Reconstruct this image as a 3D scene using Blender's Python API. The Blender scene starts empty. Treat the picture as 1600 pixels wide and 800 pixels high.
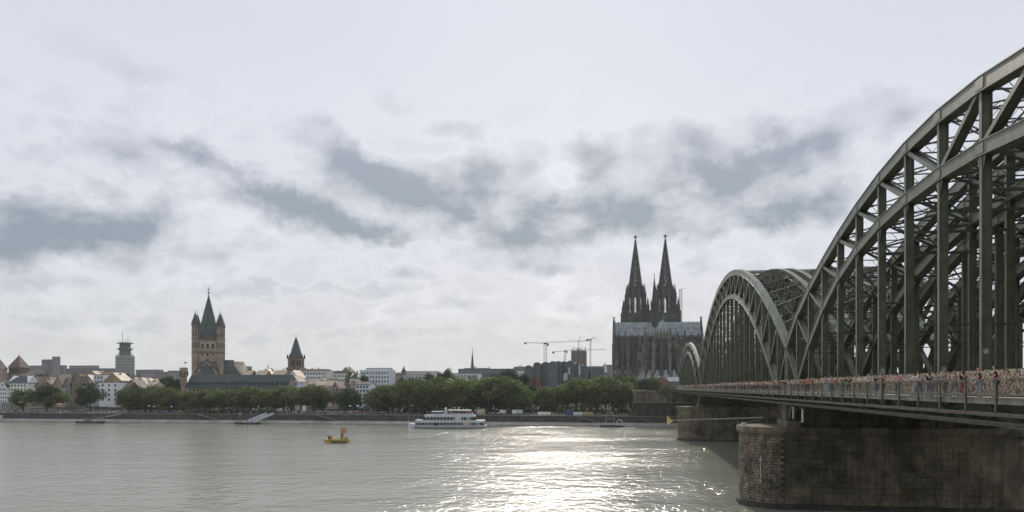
import bpy, math, random
import numpy as np
from mathutils import Vector, Matrix, noise
random.seed(7); np.random.seed(7)
S = bpy.context.scene
C = S.collection
R = math.radians
PI = math.pi

# ------------------------------------------------------------------ camera
F = 1180.0; EYE = 21.0; HOR = 606.0
cam = bpy.data.objects.new('camera', bpy.data.cameras.new('camera')); C.objects.link(cam)
cam.location = (0, 0, EYE); cam.rotation_euler = (R(90), 0, 0)
cam.data.sensor_width = 36; cam.data.lens = 36*F/1600; cam.data.shift_y = (HOR-400)/1600
cam.data.clip_start = 0.5; cam.data.clip_end = 30000
S.camera = cam
S.view_settings.view_transform = 'Standard'; S.view_settings.look = 'None'
S.view_settings.exposure = 0.0; S.view_settings.gamma = 1
S.cycles.volume_bounces = 0

# ------------------------------------------------------------------ sun and sky
SUN_AZ, SUN_EL = R(3.2), R(28)          # azimuth measured from +Y towards +X
sd = Vector((math.sin(SUN_AZ)*math.cos(SUN_EL), math.cos(SUN_AZ)*math.cos(SUN_EL), math.sin(SUN_EL)))
sl = bpy.data.lights.new('sun', 'SUN'); sl.energy = 2.7; sl.angle = R(3); sl.color = (1.0, .91, .79)
so = bpy.data.objects.new('sun', sl); C.objects.link(so)
so.rotation_euler = sd.to_track_quat('Z', 'Y').to_euler(); so.location = sd*500

class NT:
    """tiny node helper"""
    def __init__(s, tree): s.t = tree; s.n = tree.nodes; s.l = tree.links
    def node(s, typ, **kw):
        n = s.n.new(typ)
        for k, v in kw.items(): setattr(n, k, v)
        return n
    def put(s, sock, v):
        if hasattr(v, 'is_output') or isinstance(v, bpy.types.NodeSocket): s.l.new(v, sock)
        elif isinstance(v, (tuple, list)) and sock.type == 'RGBA' and len(v) == 3: sock.default_value = (*v, 1)
        else: sock.default_value = v
    def m(s, op, a, b=None, c=None, clamp=False):
        n = s.node('ShaderNodeMath', operation=op, use_clamp=clamp)
        s.put(n.inputs[0], a)
        if b is not None: s.put(n.inputs[1], b)
        if c is not None: s.put(n.inputs[2], c)
        return n.outputs[0]
    def vec(s, x, y, z):
        n = s.node('ShaderNodeCombineXYZ')
        for i, v in enumerate((x, y, z)): s.put(n.inputs[i], v)
        return n.outputs[0]
    def noise(s, v, scale, detail=4, rough=.55, dist=0, out=0):
        n = s.node('ShaderNodeTexNoise'); s.put(n.inputs['Vector'], v)
        n.inputs['Scale'].default_value = scale; n.inputs['Detail'].default_value = detail
        n.inputs['Roughness'].default_value = rough; n.inputs['Distortion'].default_value = dist
        return n.outputs[out]
    def mix(s, f, a, b, mode='MIX'):
        n = s.node('ShaderNodeMix', data_type='RGBA', blend_type=mode)
        s.put(n.inputs[0], f); s.put(n.inputs[6], a); s.put(n.inputs[7], b)
        return n.outputs[2]
    def ss(s, v, a, b, o0=0.0, o1=1.0):
        n = s.node('ShaderNodeMapRange', interpolation_type='SMOOTHSTEP')
        s.put(n.inputs[0], v); n.inputs[1].default_value = a; n.inputs[2].default_value = b
        n.inputs[3].default_value = o0; n.inputs[4].default_value = o1
        return n.outputs[0]

W = bpy.data.worlds.new('World'); S.world = W; W.use_nodes = True
wt = NT(W.node_tree); wt.n.clear()
sky = wt.node('ShaderNodeTexSky', sky_type='NISHITA', sun_disc=False)
sky.sun_elevation = SUN_EL; sky.sun_rotation = SUN_AZ; sky.dust_density = 1.0; sky.air_density = 1.2
tc = wt.node('ShaderNodeTexCoord').outputs['Generated']
sep = wt.node('ShaderNodeSeparateXYZ'); wt.put(sep.inputs[0], tc)
az = wt.m('ARCTAN2', sep.outputs[0], sep.outputs[1])
el = wt.m('ARCSINE', sep.outputs[2])
elc = wt.m('MAXIMUM', el, 0.0)
# cloud layer lives on the sky dome in azimuth / elevation (radians)
warpn = wt.node('ShaderNodeSeparateXYZ')
wt.put(warpn.inputs[0], wt.noise(tc, 5.5, 6, .62, 0, 1))
warp2 = wt.node('ShaderNodeSeparateXYZ')
wt.put(warp2.inputs[0], wt.noise(tc, 19, 5, .62, 0, 1))
waz = wt.m('MULTIPLY_ADD', wt.m('SUBTRACT', warpn.outputs[0], .5), .09, az)
wel = wt.m('MULTIPLY_ADD', wt.m('SUBTRACT', warpn.outputs[1], .5), .06, el)
waz = wt.m('MULTIPLY_ADD', wt.m('SUBTRACT', warp2.outputs[0], .5), .05, waz)
wel = wt.m('MULTIPLY_ADD', wt.m('SUBTRACT', warp2.outputs[1], .5), .045, wel)
def a_e(x, y):
    return math.atan((x-800)/F), math.atan((HOR-y)/math.hypot(F, x-800))
blobs = [(865,283,44,34,-.62,0),(1030,400,60,22,-.3,0),(640,235,60,16,-.3,0),
 (640,300,210,55,.38,6),(930,320,190,60,.42,0),(1200,300,170,50,.35,0),(60,350,150,45,.16,0),(250,270,200,50,.22,8),
 (190,352,58,28,1.25,-6),(120,372,60,22,.95,5),(60,322,70,18,.85,8),(15,385,50,20,.8,0),(150,320,60,14,.5,0),(240,335,26,16,.5,0),
 (395,290,45,20,.6,20),(440,312,50,20,1.0,20),(495,335,55,20,1.05,18),(545,360,55,20,1.1,10),(600,372,50,16,.8,0),(560,262,50,18,.75,15),(610,285,60,24,.95,12),(650,310,45,22,.75,0),
 (700,345,34,26,.85,0),(735,310,34,30,.9,0),(745,262,30,22,.6,0),(722,203,38,17,.8,0),(495,215,40,15,.7,10),(545,238,30,14,.45,10),
 (800,375,42,24,.75,0),(850,345,50,22,.8,0),(905,318,42,24,.85,0),(920,240,32,22,.85,0),(905,272,22,16,.45,0),(830,262,30,24,.5,0),(960,345,50,22,.8,0),(1000,322,42,20,.85,0),(990,220,26,30,.5,0),
 (1070,215,44,20,.75,0),(1085,262,55,24,1.05,0),(1140,272,60,22,1.05,0),(1185,245,45,22,.9,0),(1245,228,46,26,1.05,-10),(1215,195,26,16,.5,0),
 (1190,330,90,16,.75,-3),(1100,352,60,14,.55,0),(1290,300,60,16,.6,0),(1240,335,60,16,.5,0),(1130,300,60,18,.5,0),(860,380,60,18,.45,0),(1290,210,32,16,.55,0),(1340,165,40,18,.6,0),(1405,178,28,18,.95,-10),(1385,205,30,16,.5,0),
 (270,240,90,14,.5,8),(350,262,60,12,.4,12),(130,235,80,16,.35,0),(240,420,40,12,.5,0),(330,400,60,12,.4,0),(450,452,40,8,.5,0),(530,455,40,9,.5,0),(590,460,40,8,.45,0),(370,455,60,9,.4,0),
 (640,430,70,10,.4,0),(740,470,60,9,.35,0),(880,420,60,12,.55,0),(800,412,30,10,.4,0),(1080,400,40,20,.5,0),(610,158,24,14,.35,0),(650,170,20,10,.25,0),(220,110,28,12,.2,0),(150,95,160,34,.25,0),(430,60,120,30,.15,0),
 (1480,330,90,26,.4,0),(60,440,90,8,.3,0),(180,500,90,7,.3,0),(300,520,140,8,.25,0),(620,520,160,9,.3,0),(1540,200,60,30,.3,0)]
tot = None
for (bx, by, rx, ry, st, tilt) in blobs:
    ba, be = a_e(bx, by)
    ca, sa = math.cos(R(tilt)), math.sin(R(tilt))
    dx = wt.m('SUBTRACT', waz, ba); dy = wt.m('SUBTRACT', wel, be)
    rxx, ryy = rx/F*1.02, ry/F*1.02
    p = wt.m('ADD', wt.m('MULTIPLY', dx, ca/rxx), wt.m('MULTIPLY', dy, -sa/rxx))
    q = wt.m('ADD', wt.m('MULTIPLY', dx, sa/ryy), wt.m('MULTIPLY', dy, ca/ryy))
    d2 = wt.m('ADD', wt.m('MULTIPLY', p, p), wt.m('MULTIPLY', q, q))
    g = wt.m('MULTIPLY', wt.m('EXPONENT', wt.m('MULTIPLY', d2, -.9)), st*.97)
    tot = g if tot is None else wt.m('ADD', tot, g)
# generic broken stratocumulus everywhere on the dome in a band, also behind the camera
str_v = wt.node('ShaderNodeVectorMath', operation='MULTIPLY'); wt.put(str_v.inputs[0], tc); str_v.inputs[1].default_value = (1, 1, 1.7)
n_big = wt.noise(str_v.outputs[0], 2.6, 6, .6, .3)
n_mid = wt.noise(str_v.outputs[0], 9, 7, .58, .2)
n_fine = wt.noise(str_v.outputs[0], 26, 6, .6, .1)
behind = wt.ss(sep.outputs[1], .35, -.1)
gen = wt.m('MULTIPLY', wt.ss(n_big, .48, .68), wt.m('MULTIPLY', behind, .8))
dens = wt.m('ADD', tot, gen)
bil_ = wt.noise(str_v.outputs[0], 15, 7, .6, .1)
dens = wt.m('MULTIPLY', dens, wt.ss(n_mid, .3, .66, .62, 1.2))
dens = wt.m('ADD', dens, wt.m('MULTIPLY', wt.m('SUBTRACT', bil_, .5), wt.ss(elc, .42, .24, .15, 1.7)))
dens = wt.m('ADD', dens, wt.m('MULTIPLY', wt.m('SUBTRACT', n_fine, .52), wt.ss(elc, .40, .2, .12, .5)))
dens = wt.m('ADD', dens, wt.m('MULTIPLY', wt.m('SUBTRACT', n_mid, .52), wt.ss(elc, .40, .22, .12, 1.2)))
dk = wt.ss(dens, .10, .80)
dk2 = wt.ss(dens, .52, 1.4)
# base veil colour by elevation
base = wt.mix(wt.ss(elc, .0, .22), (.655, .665, .695), (.70, .72, .80))
base = wt.mix(wt.ss(elc, .2, .55), base, (.69, .74, .84))
# forward brightening around the hidden sun
dotn = wt.node('ShaderNodeVectorMath', operation='DOT_PRODUCT'); wt.put(dotn.inputs[0], tc); dotn.inputs[1].default_value = sd
sdv = wt.m('MAXIMUM', dotn.outputs['Value'], 0.0)
glow = wt.m('POWER', sdv, 14.0)
wide = wt.ss(dotn.outputs['Value'], -.6, .95, .9, .99)
base = wt.mix(1.0, base, wt.vec(wide, wide, wide), 'MULTIPLY')
gl = wt.m('MULTIPLY', glow, .02)
base = wt.mix(1.0, base, wt.vec(gl, gl, wt.m('MULTIPLY', gl, 1.05)), 'ADD')
hi = wt.m('MULTIPLY', wt.ss(n_mid, .5, .72), wt.ss(elc, .42, .1, 0, .13))
base = wt.mix(1.0, base, wt.vec(hi, hi, hi), 'ADD')
rim = wt.m('MULTIPLY', wt.m('MULTIPLY', wt.ss(dens, -.18, .05), wt.ss(dens, .3, .08)), wt.ss(elc, .45, .3, 0, .055))
base = wt.mix(1.0, base, wt.vec(rim, wt.m('MULTIPLY', rim, .98), wt.m('MULTIPLY', rim, .95)), 'ADD')
cloud_mid = wt.mix(wt.ss(elc, .1, .4), (.51, .54, .605), (.57, .595, .68))
cloud_dark = wt.mix(wt.ss(elc, .1, .42), (.255, .32, .385), (.37, .415, .50))
cloud = wt.mix(dk2, wt.mix(dk, base, cloud_mid), cloud_dark)
# the clear sky that the veil lets through
bg1 = wt.node('ShaderNodeBackground'); wt.put(bg1.inputs[0], sky.outputs[0]); bg1.inputs[1].default_value = .08
bg2 = wt.node('ShaderNodeBackground'); wt.put(bg2.inputs[0], cloud); bg2.inputs[1].default_value = 1.0
mx = wt.node('ShaderNodeMixShader'); mx.inputs[0].default_value = .95
wt.l.new(bg1.outputs[0], mx.inputs[1]); wt.l.new(bg2.outputs[0], mx.inputs[2])
wo = wt.node('ShaderNodeOutputWorld'); wt.l.new(mx.outputs[0], wo.inputs[0])
W.cycles.sampling_method = 'MANUAL'; W.cycles.sample_map_resolution = 512

# ------------------------------------------------------------------ materials
MATS = {}
def mat(name, col, rough=.7, var=.18, scale=.6, bump=0.0, bscale=4, metal=0.0, spec=.5, streak=0.0, col2=None, c2s=.3, c2=(.5, .7), trans=0, objvar=0):
    if name in MATS: return MATS[name]
    m = bpy.data.materials.new(name); m.use_nodes = True
    t = NT(m.node_tree); b = t.n['Principled BSDF']
    g = t.node('ShaderNodeNewGeometry').outputs['Position']
    c = t.mix(1.0, col, col)
    n = t.noise(g, scale, 5, .6)
    k = t.ss(n, .3, .7, 1-var, 1+var)
    c = t.mix(1.0, c, t.vec(k, k, k), 'MULTIPLY')
    if col2:
        c = t.mix(t.ss(t.noise(g, c2s, 5, .65, .3), c2[0], c2[1]), c, col2)
    if streak:
        sv = t.node('ShaderNodeVectorMath', operation='MULTIPLY'); t.put(sv.inputs[0], g); sv.inputs[1].default_value = (1.3, 1.3, .09)
        sk = t.ss(t.noise(sv.outputs[0], 1.0, 5, .7), .38, .66, 1.0, 1-streak)
        c = t.mix(1.0, c, t.vec(sk, sk, sk), 'MULTIPLY')
    if objvar:
        oi = t.node('ShaderNodeObjectInfo').outputs['Random']
        ov = t.ss(oi, 0, 1, 1-objvar, 1+objvar)
        c = t.mix(1.0, c, t.vec(ov, ov, ov), 'MULTIPLY')
    t.put(b.inputs['Base Color'], c)
    b.inputs['Roughness'].default_value = rough; b.inputs['Metallic'].default_value = metal
    b.inputs['Specular IOR Level'].default_value = spec
    if bump:
        bn = t.node('ShaderNodeBump'); bn.inputs['Strength'].default_value = bump; bn.inputs['Distance'].default_value = .15
        t.put(bn.inputs['Height'], t.noise(g, bscale, 5, .6)); t.l.new(bn.outputs[0], b.inputs['Normal'])
    if trans:
        tr = t.node('ShaderNodeBsdfTranslucent'); t.put(tr.inputs[0], t.mix(1.0, c, (1.2, 1.7, .6), 'MULTIPLY'))
        ms = t.node('ShaderNodeMixShader'); ms.inputs[0].default_value = trans
        t.l.new(b.outputs[0], ms.inputs[1]); t.l.new(tr.outputs[0], ms.inputs[2])
        t.l.new(ms.outputs[0], t.n['Material Output'].inputs[0])
    MATS[name] = m
    return m

STEEL = mat('green_steel_paint', (.115, .125, .08), .38, .22, .8, .12, 6, 0, .5, .3, (.085, .075, .055), .5, (.58, .75))
STEEL_D = mat('dark_steel_paint', (.07, .085, .068), .6, .2, 1.0, .1, 5, 0, .4, .3)
STEEL_B = mat('brown_steel_paint', (.16, .145, .10), .5, .2, 1.0, .1, 5, 0, .5, .3)
RAILM = mat('railing_steel', (.07, .085, .07), .5, .15, 2)
STONE = mat('pier_stone', (.25, .21, .155), .9, .35, .9, .6, 5, 0, .3, .4, (.09, .085, .065), .35, (.5, .68), 0, .16)
STONE_W = mat('pier_wall_stone', (.20, .17, .115), .9, .35, .25, .7, 3, 0, .3, .4, (.05, .052, .04), .12, (.46, .7), 0, .12)
CONC = mat('old_concrete', (.23, .21, .18), .9, .25, .4, .3, 3, 0, .3, .3)
CONC_L = mat('pale_concrete', (.34, .32, .28), .9, .2, .15, .3, 3, 0, .3, .25)
BASALT = mat('quay_basalt', (.075, .07, .058), .9, .3, .35, .5, 3, 0, .3, .35, (.05, .06, .045), .08)
GROUND = mat('city_paving', (.16, .15, .13), .9, .2, .05)
GRASS = mat('park_grass', (.10, .12, .045), .95, .25, .3, .3, 3)
ASPH = mat('asphalt_walk', (.10, .10, .095), .9, .2, .5)
WALK = mat('walkway_concrete', (.36, .34, .30), .85, .15, .6)
BALLAST = mat('track_ballast', (.07, .06, .05), .95, .3, 3)
CATH = mat('cathedral_stone', (.10, .094, .088), .95, .35, .12, .4, 1.5, 0, .2, .45, (.24, .17, .12), .05, (.52, .68))
CATH_D = mat('cathedral_dark_stone', (.062, .065, .058), .95, .3, .15, .4, 1.5, 0, .2, .4)
CATH_L = mat('cathedral_tan_stone', (.235, .198, .165), .95, .35, .12, .3, 1.5, 0, .2, .5, (.09, .075, .06), .1, (.5, .65))
LEAD = mat('lead_roof', (.28, .325, .335), .55, .25, .25, .1, 1, 0, .5, .4)
WIN_D = mat('dark_window_glass', (.02, .025, .028), .25, .1, .5)
WIN_G = mat('house_window_glass', (.05, .06, .07), .2, .3, .2)
SHIPG = mat('ship_window_glass', (.04, .065, .06), .15, .3, .5)
WFRAME = mat('window_frame_white', (.6, .6, .58), .6, .1)
SLATE = mat('slate_roof', (.055, .065, .072), .6, .2, .3, .1, 2)
SLATE_B = mat('blue_slate_roof', (.035, .052, .05), .5, .15, .3)
ZINC = mat('zinc_cladding', (.13, .155, .16), .5, .2, .12, .1, 1)
ZINC_B = mat('brown_zinc_cladding', (.115, .12, .12), .55, .2, .12)
TILE = mat('pale_roof_tiles', (.50, .41, .30), .6, .2, .3, .2, 3)
TILE_G = mat('grey_brown_roof_tiles', (.17, .14, .11), .7, .25, .3, .2, 3)
TILE_D = mat('dark_brown_roof_tiles', (.06, .05, .045), .7, .25, .3, .2, 3)
TUFF = mat('church_tuff', (.38, .31, .23), .9, .22, .25, .3, 1.5, 0, .2, .25)
TUFF_D = mat('church_cornice', (.12, .10, .08), .9, .2, .3)
WH = mat('white_render', (.82, .82, .79), .85, .08, .2, 0, 4, 0, .3, .12)
WHB = mat('cool_white_render', (.70, .75, .78), .85, .08, .2, 0, 4, 0, .3, .12)
CREAM = mat('cream_render', (.62, .54, .42), .85, .12, .2, 0, 4, 0, .3, .15)
OCHRE = mat('ochre_render', (.36, .27, .17), .85, .15, .2, 0, 4, 0, .3, .15)
PINK = mat('pink_render', (.45, .33, .28), .85, .12, .2, 0, 4, 0, .3, .15)
ORANGE = mat('orange_render', (.25, .14, .085), .85, .15, .2, 0, 4, 0, .3, .15)
BRICK = mat('red_brick', (.24, .095, .065), .9, .2, .5)
GREYB = mat('grey_cladding', (.22, .22, .22), .7, .15, .05)
GREYD = mat('dark_grey_cladding', (.12, .125, .13), .7, .15, .05)
GREYP = mat('purple_grey_cladding', (.20, .17, .17), .7, .12, .05)
COPPER = mat('green_copper', (.12, .26, .22), .6, .2, .4)
BARK = mat('tree_bark', (.06, .05, .038), .95, .3, 1)
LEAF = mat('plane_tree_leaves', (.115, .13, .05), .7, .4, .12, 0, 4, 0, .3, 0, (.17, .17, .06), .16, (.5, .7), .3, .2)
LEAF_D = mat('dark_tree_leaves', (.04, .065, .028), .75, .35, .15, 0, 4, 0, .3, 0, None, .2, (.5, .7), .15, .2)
SHIPW = mat('ship_white_paint', (.62, .64, .66), .35, .08, .3, 0, 4, 0, .5, .15)
SHIPD = mat('ship_dark_paint', (.03, .03, .03), .6)
YEL = mat('yellow_paint', (.42, .35, .085), .55, .2, .5)
YELL = mat('pale_yellow_sign', (.75, .62, .25), .6, .05)
ORG = mat('orange_paint', (.55, .28, .18), .55, .15, .5)
SKIN = mat('skin', (.46, .28, .2), .6, .08)
HAIRD = mat('dark_hair', (.02, .015, .012), .7)
HAIRB = mat('blond_hair', (.3, .19, .08), .7)
CR_Y = mat('crane_yellow', (.52, .47, .25), .6, .1)
CR_R = mat('crane_red', (.45, .17, .12), .6, .1)
CR_G = mat('crane_grey', (.30, .33, .27), .6, .1)
RAW = mat('raw_concrete_tower', (.16, .115, .09), .9, .2, .05, 0, 4, 0, .3, .3)
TEAL = mat('teal_fabric', (.03, .16, .15), .8)
CLOTHES = {'white': (.7, .7, .7), 'black': (.012, .012, .014), 'blue': (.06, .11, .22), 'red': (.4, .05, .035), 'orange': (.6, .15, .05),
 'teal': (.03, .2, .18), 'pink': (.55, .3, .3), 'grey': (.18, .18, .19), 'lilac': (.35, .28, .42), 'beige': (.4, .32, .22), 'olive': (.1, .1, .05), 'pale blue': (.3, .42, .55), 'cream': (.6, .52, .42)}
for k, v in list(CLOTHES.items()): CLOTHES[k] = mat(k.replace(' ', '_')+'_cloth', v, .85, .15, 3)
LOCKS = [mat('lock_brass', (.48, .36, .2), .4, .2, 9), mat('lock_red', (.22, .05, .04), .5, .2, 9), mat('lock_silver', (.55, .52, .46), .35, .2, 9),
 mat('lock_dark', (.05, .045, .04), .6, .2, 9), mat('lock_cream', (.55, .45, .34), .5, .2, 9), mat('lock_copper', (.22, .12, .07), .5, .2, 9)]

# ------------------------------------------------------------------ mesh builder
class MB:
    def __init__(s): s.v = []; s.f = []; s.mi = []; s.cur = 0
    def add(s, vs, fs):
        o = len(s.v); s.v += [tuple(v) for v in vs]; s.f += [tuple(i+o for i in f) for f in fs]; s.mi += [s.cur]*len(fs); return s
    def box(s, x0, x1, y0, y1, z0, z1):
        return s.add([(x0,y0,z0),(x1,y0,z0),(x1,y1,z0),(x0,y1,z0),(x0,y0,z1),(x1,y0,z1),(x1,y1,z1),(x0,y1,z1)],
            [(3,2,1,0),(4,5,6,7),(0,1,5,4),(1,2,6,5),(2,3,7,6),(3,0,4,7)])
    def bar(s, a, b, w, d, up=(1, 0, 0)):
        """box beam a->b, w along 'up' reference axis, d across"""
        a = Vector(a); b = Vector(b); t = (b-a).normalized(); u = Vector(up)
        n = t.cross(u)
        if n.length < 1e-4: u = Vector((0, 1, 0)) if abs(t.y) < .9 else Vector((0, 0, 1)); n = t.cross(u)
        n.normalize(); u = n.cross(t).normalized()
        vs = []
        for p in (a, b):
            for i, j in ((-1,-1),(1,-1),(1,1),(-1,1)): vs.append(p+u*(i*w/2)+n*(j*d/2))
        return s.add(vs, [(3,2,1,0),(4,5,6,7),(0,1,5,4),(1,2,6,5),(2,3,7,6),(3,0,4,7)])
    def tube(s, a, b, r0, r1=None, n=6):
        r1 = r0 if r1 is None else r1
        a = Vector(a); b = Vector(b); t = (b-a).normalized()
        u = t.orthogonal().normalized(); w = t.cross(u)
        vs = []
        for p, r in ((a, r0), (b, r1)):
            for i in range(n):
                an = 2*PI*i/n; vs.append(p+(u*math.cos(an)+w*math.sin(an))*r)
        fs = [(i, (i+1) % n, n+(i+1) % n, n+i) for i in range(n)]+[tuple(range(n))[::-1], tuple(range(n, 2*n))]
        return s.add(vs, fs)
    def lathe(s, prof, n=8, c=(0, 0), rot=0.0, sx=1, sy=1):
        """prof list of (r,z)"""
        vs = []; m = len(prof)
        for r, z in prof:
            for i in range(n):
                an = rot+2*PI*i/n; vs.append((c[0]+r*sx*math.cos(an), c[1]+r*sy*math.sin(an), z))
        fs = []
        for k in range(m-1):
            for i in range(n):
                j = (i+1) % n; fs.append((k*n+i, k*n+j, (k+1)*n+j, (k+1)*n+i))
        fs += [tuple(range(n))[::-1], tuple(range((m-1)*n, m*n))]
        return s.add(vs, fs)
    def prism(s, pts, y0, y1, axis='y'):
        """extrude polygon (a,z) along axis"""
        n = len(pts)
        if axis == 'y': vs = [(a, y0, z) for a, z in pts]+[(a, y1, z) for a, z in pts]
        elif axis == 'x': vs = [(y0, a, z) for a, z in pts]+[(y1, a, z) for a, z in pts]
        else: vs = [(a, z, y0) for a, z in pts]+[(a, z, y1) for a, z in pts]
        return s.add(vs, [tuple(range(n)), tuple(range(n, 2*n))[::-1]]+[(i, n+i, n+(i+1) % n, (i+1) % n) for i in range(n)])
    def build(s, name, mats, parent=None, kind=None, loc=None, rotz=None, smooth=False, recalc=True):
        me = bpy.data.meshes.new(name); me.from_pydata(s.v, [], s.f)
        if not isinstance(mats, (list, tuple)): mats = [mats]
        for m in mats: me.materials.append(m)
        if len(mats) > 1: me.polygons.foreach_set('material_index', s.mi)
        if recalc:
            import bmesh
            bm = bmesh.new(); bm.from_mesh(me); bmesh.ops.recalc_face_normals(bm, faces=bm.faces); bm.to_mesh(me); bm.free()
        if smooth: me.polygons.foreach_set('use_smooth', [True]*len(me.polygons))
        return put(name, me, parent, kind, loc, rotz)
def put(name, me, parent=None, kind=None, loc=None, rotz=None, scale=None):
    o = bpy.data.objects.new(name, me); C.objects.link(o)
    if parent is not None: o.parent = parent
    if kind: o['kind'] = kind
    if loc is not None: o.location = loc
    if rotz is not None: o.rotation_euler = (0, 0, rotz)
    if scale is not None: o.scale = scale
    return o
def thing(name, label, cat, loc=(0, 0, 0), rotz=0, group=None, scale=None):
    o = put(name, None, None, None, loc, rotz, scale); o['label'] = label; o['category'] = cat
    if group: o['group'] = group
    return o
def tag(o, label, cat, group=None, kind=None):
    o['label'] = label; o['category'] = cat
    if group: o['group'] = group
    if kind: o['kind'] = kind
    return o
def copy_tree(o, parent=None):
    c = o.copy(); C.objects.link(c)
    if parent is not None: c.parent = parent
    for ch in o.children: copy_tree(ch, c)
    return c

TH = math.atan(.1531); CT, ST = math.cos(TH), math.sin(TH)
OFF0 = 29.2
BANK0 = 420.0
def city(px, w):
    """world X,Y of the point seen at column px, w metres inland of the far waterline"""
    t = (px-800)/F
    a = (t*(BANK0+w*CT)-w*ST)/(CT+t*ST)
    return a*CT+w*ST, BANK0-a*ST+w*CT
def pz(py, d): return EYE+(HOR-py)/F*d

# ------------------------------------------------------------------ water, ground
def make_water():
    m = bpy.data.materials.new('river_water'); m.use_nodes = True
    t = NT(m.node_tree); b = t.n['Principled BSDF']
    b.inputs['Base Color'].default_value = (.30, .305, .24, 1)
    b.inputs['Roughness'].default_value = .13; b.inputs['IOR'].default_value = 1.4
    g = t.node('ShaderNodeNewGeometry').outputs['Position']
    def sc(x, y, rot):
        mp = t.node('ShaderNodeMapping'); t.put(mp.inputs[0], g); mp.inputs['Rotation'].default_value = (0, 0, rot); mp.inputs['Scale'].default_value = (x, y, 1)
        return mp.outputs[0]
    h0 = t.noise(sc(.05, .085, -.2), 1.0, 3, .5, .4)
    h1 = t.noise(sc(.30, .27, .25), 1.0, 3, .5, .3)
    h2 = t.noise(sc(1.0, .8, -.15), 1.0, 3, .55, .4)
    h3 = t.noise(sc(.012, .03, .1), 1.0, 3, .55)
    amp = t.ss(h3, .32, .68, .7, 1.2)
    h = t.m('ADD', t.m('MULTIPLY', h0, .35), t.m('MULTIPLY', amp, t.m('ADD', t.m('MULTIPLY', h1, .38), t.m('ADD', t.m('MULTIPLY', h2, .19), t.m('MULTIPLY', t.noise(g, 2.6, 2, .5), .055)))))
    bn = t.node('ShaderNodeBump'); bn.inputs['Strength'].default_value = 1.0; bn.inputs['Distance'].default_value = 1.0
    t.put(bn.inputs['Height'], h); t.l.new(bn.outputs[0], b.inputs['Normal'])
    return m
WATER = make_water()
mb = MB(); mb.add([(-4000, -400, 0), (4000, -400, 0), (4000, 1400, 0), (-4000, 1400, 0)], [(0, 1, 2, 3)])
mb.build('river_water', WATER, kind='structure')
mb = MB()   # east bank below and behind the camera
mb.box(-900, 900, -700, 14, -3, 12); mb.box(-120, 25, -60, 2, 12, 19.3)
mb.build('east_bank_ground', CONC, kind='structure')

bank = (0, BANK0, 0)
def bobj(mb, name, m, kind=None, parent=None): return mb.build(name, m, parent, kind, bank if parent is None else None, -TH if parent is None else None)
def ba(px, w=0):
    t = (px-800)/F
    return (t*(BANK0+w*CT)-w*ST)/(CT+t*ST)
AB0 = ba(986, 10)
mb = MB(); mb.prism([(-1.5, -3), (-1.5, .5), (1.0, 1.7), (5.2, 1.9), (5.2, -3)], -1500, 900, 'x'); bobj(mb, 'quay_footing', CONC_L, 'structure')
mb = MB(); mb.prism([(4.2, 1.8), (5.1, 5.15), (7.6, 5.15), (7.6, 1.8)], -1500, 900, 'x'); bobj(mb, 'quay_wall', BASALT, 'structure')
mb = MB()
a = -1500.0
while a < 900:
    mb.box(a+.03, a+2.97, 4.9, 6.6, 5.153, 5.5); a += 3
bobj(mb, 'quay_coping', CONC, 'structure')
mb = MB()
gx = [-2600, -420, -150, 90, 160, 700, 2600]
gy = [6.4, 70, 110, 160, 230, 400, 5000]
vs = []; fs = []
def gz(x, y):
    r = min(1, max(0, (x+60)/150)); top = 9.5+7.5*r
    k = min(1, max(0, (y-50)/130)); k = k*k*(3-2*k)
    return 5.3+(top-5.3)*k
for y in gy:
    for x in gx: vs.append((x, y, gz(x, y)))
n = len(gx)
for j in range(len(gy)-1):
    for i in range(n-1): fs.append((j*n+i, j*n+i+1, (j+1)*n+i+1, (j+1)*n+i))
mb.add(vs, fs); bobj(mb, 'city_ground', GROUND, 'structure')
# park slope on the right below the museum
mb = MB(); mb.add([(ba(840, 30), 30, 5.45), (ba(990, 30), 30, 5.45), (ba(990, 75), 75, 10.4), (ba(840, 75), 75, 10.4)], [(0, 1, 2, 3)]); bobj(mb, 'park_lawn', GRASS, 'structure')
STAIRM = mat('weathered_stair_stone', (.15, .14, .12), .9, .2, .5)
# stone stairs let into the quay wall
for px, lab in ((322, 'diagonal stair down the quay wall below the great church'), (510, 'diagonal stair down the quay wall behind the yellow boat'), (920, 'diagonal stair down the quay wall right of the sunlit water'), (1008, 'short diagonal stair on the quay wall beside the bridge abutment')):
    st = thing('quay_stair', lab, 'stair', (bank[0]+ba(px)*CT, BANK0-ba(px)*ST, 1.8), -TH, 'stairs on the quay wall')
    L = 6.5 if px < 1000 else 3.5
    mb = MB(); mb.prism([(-L, 3.5), (-L, 3.2), (L-.6, 0), (L, 0), (L, .15)], 1.2, 3.2); mb.build('stringer', STAIRM, st)
    for k in range(14):
        x = -L+.3+k*(2*L-.8)/14; mb = MB(); z = 3.35-(x+L)*3.3/(2*L); mb.box(x, x+.8, 1.25, 3.1, z-.2, z+.02); mb.build('step', STAIRM, st)

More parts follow.
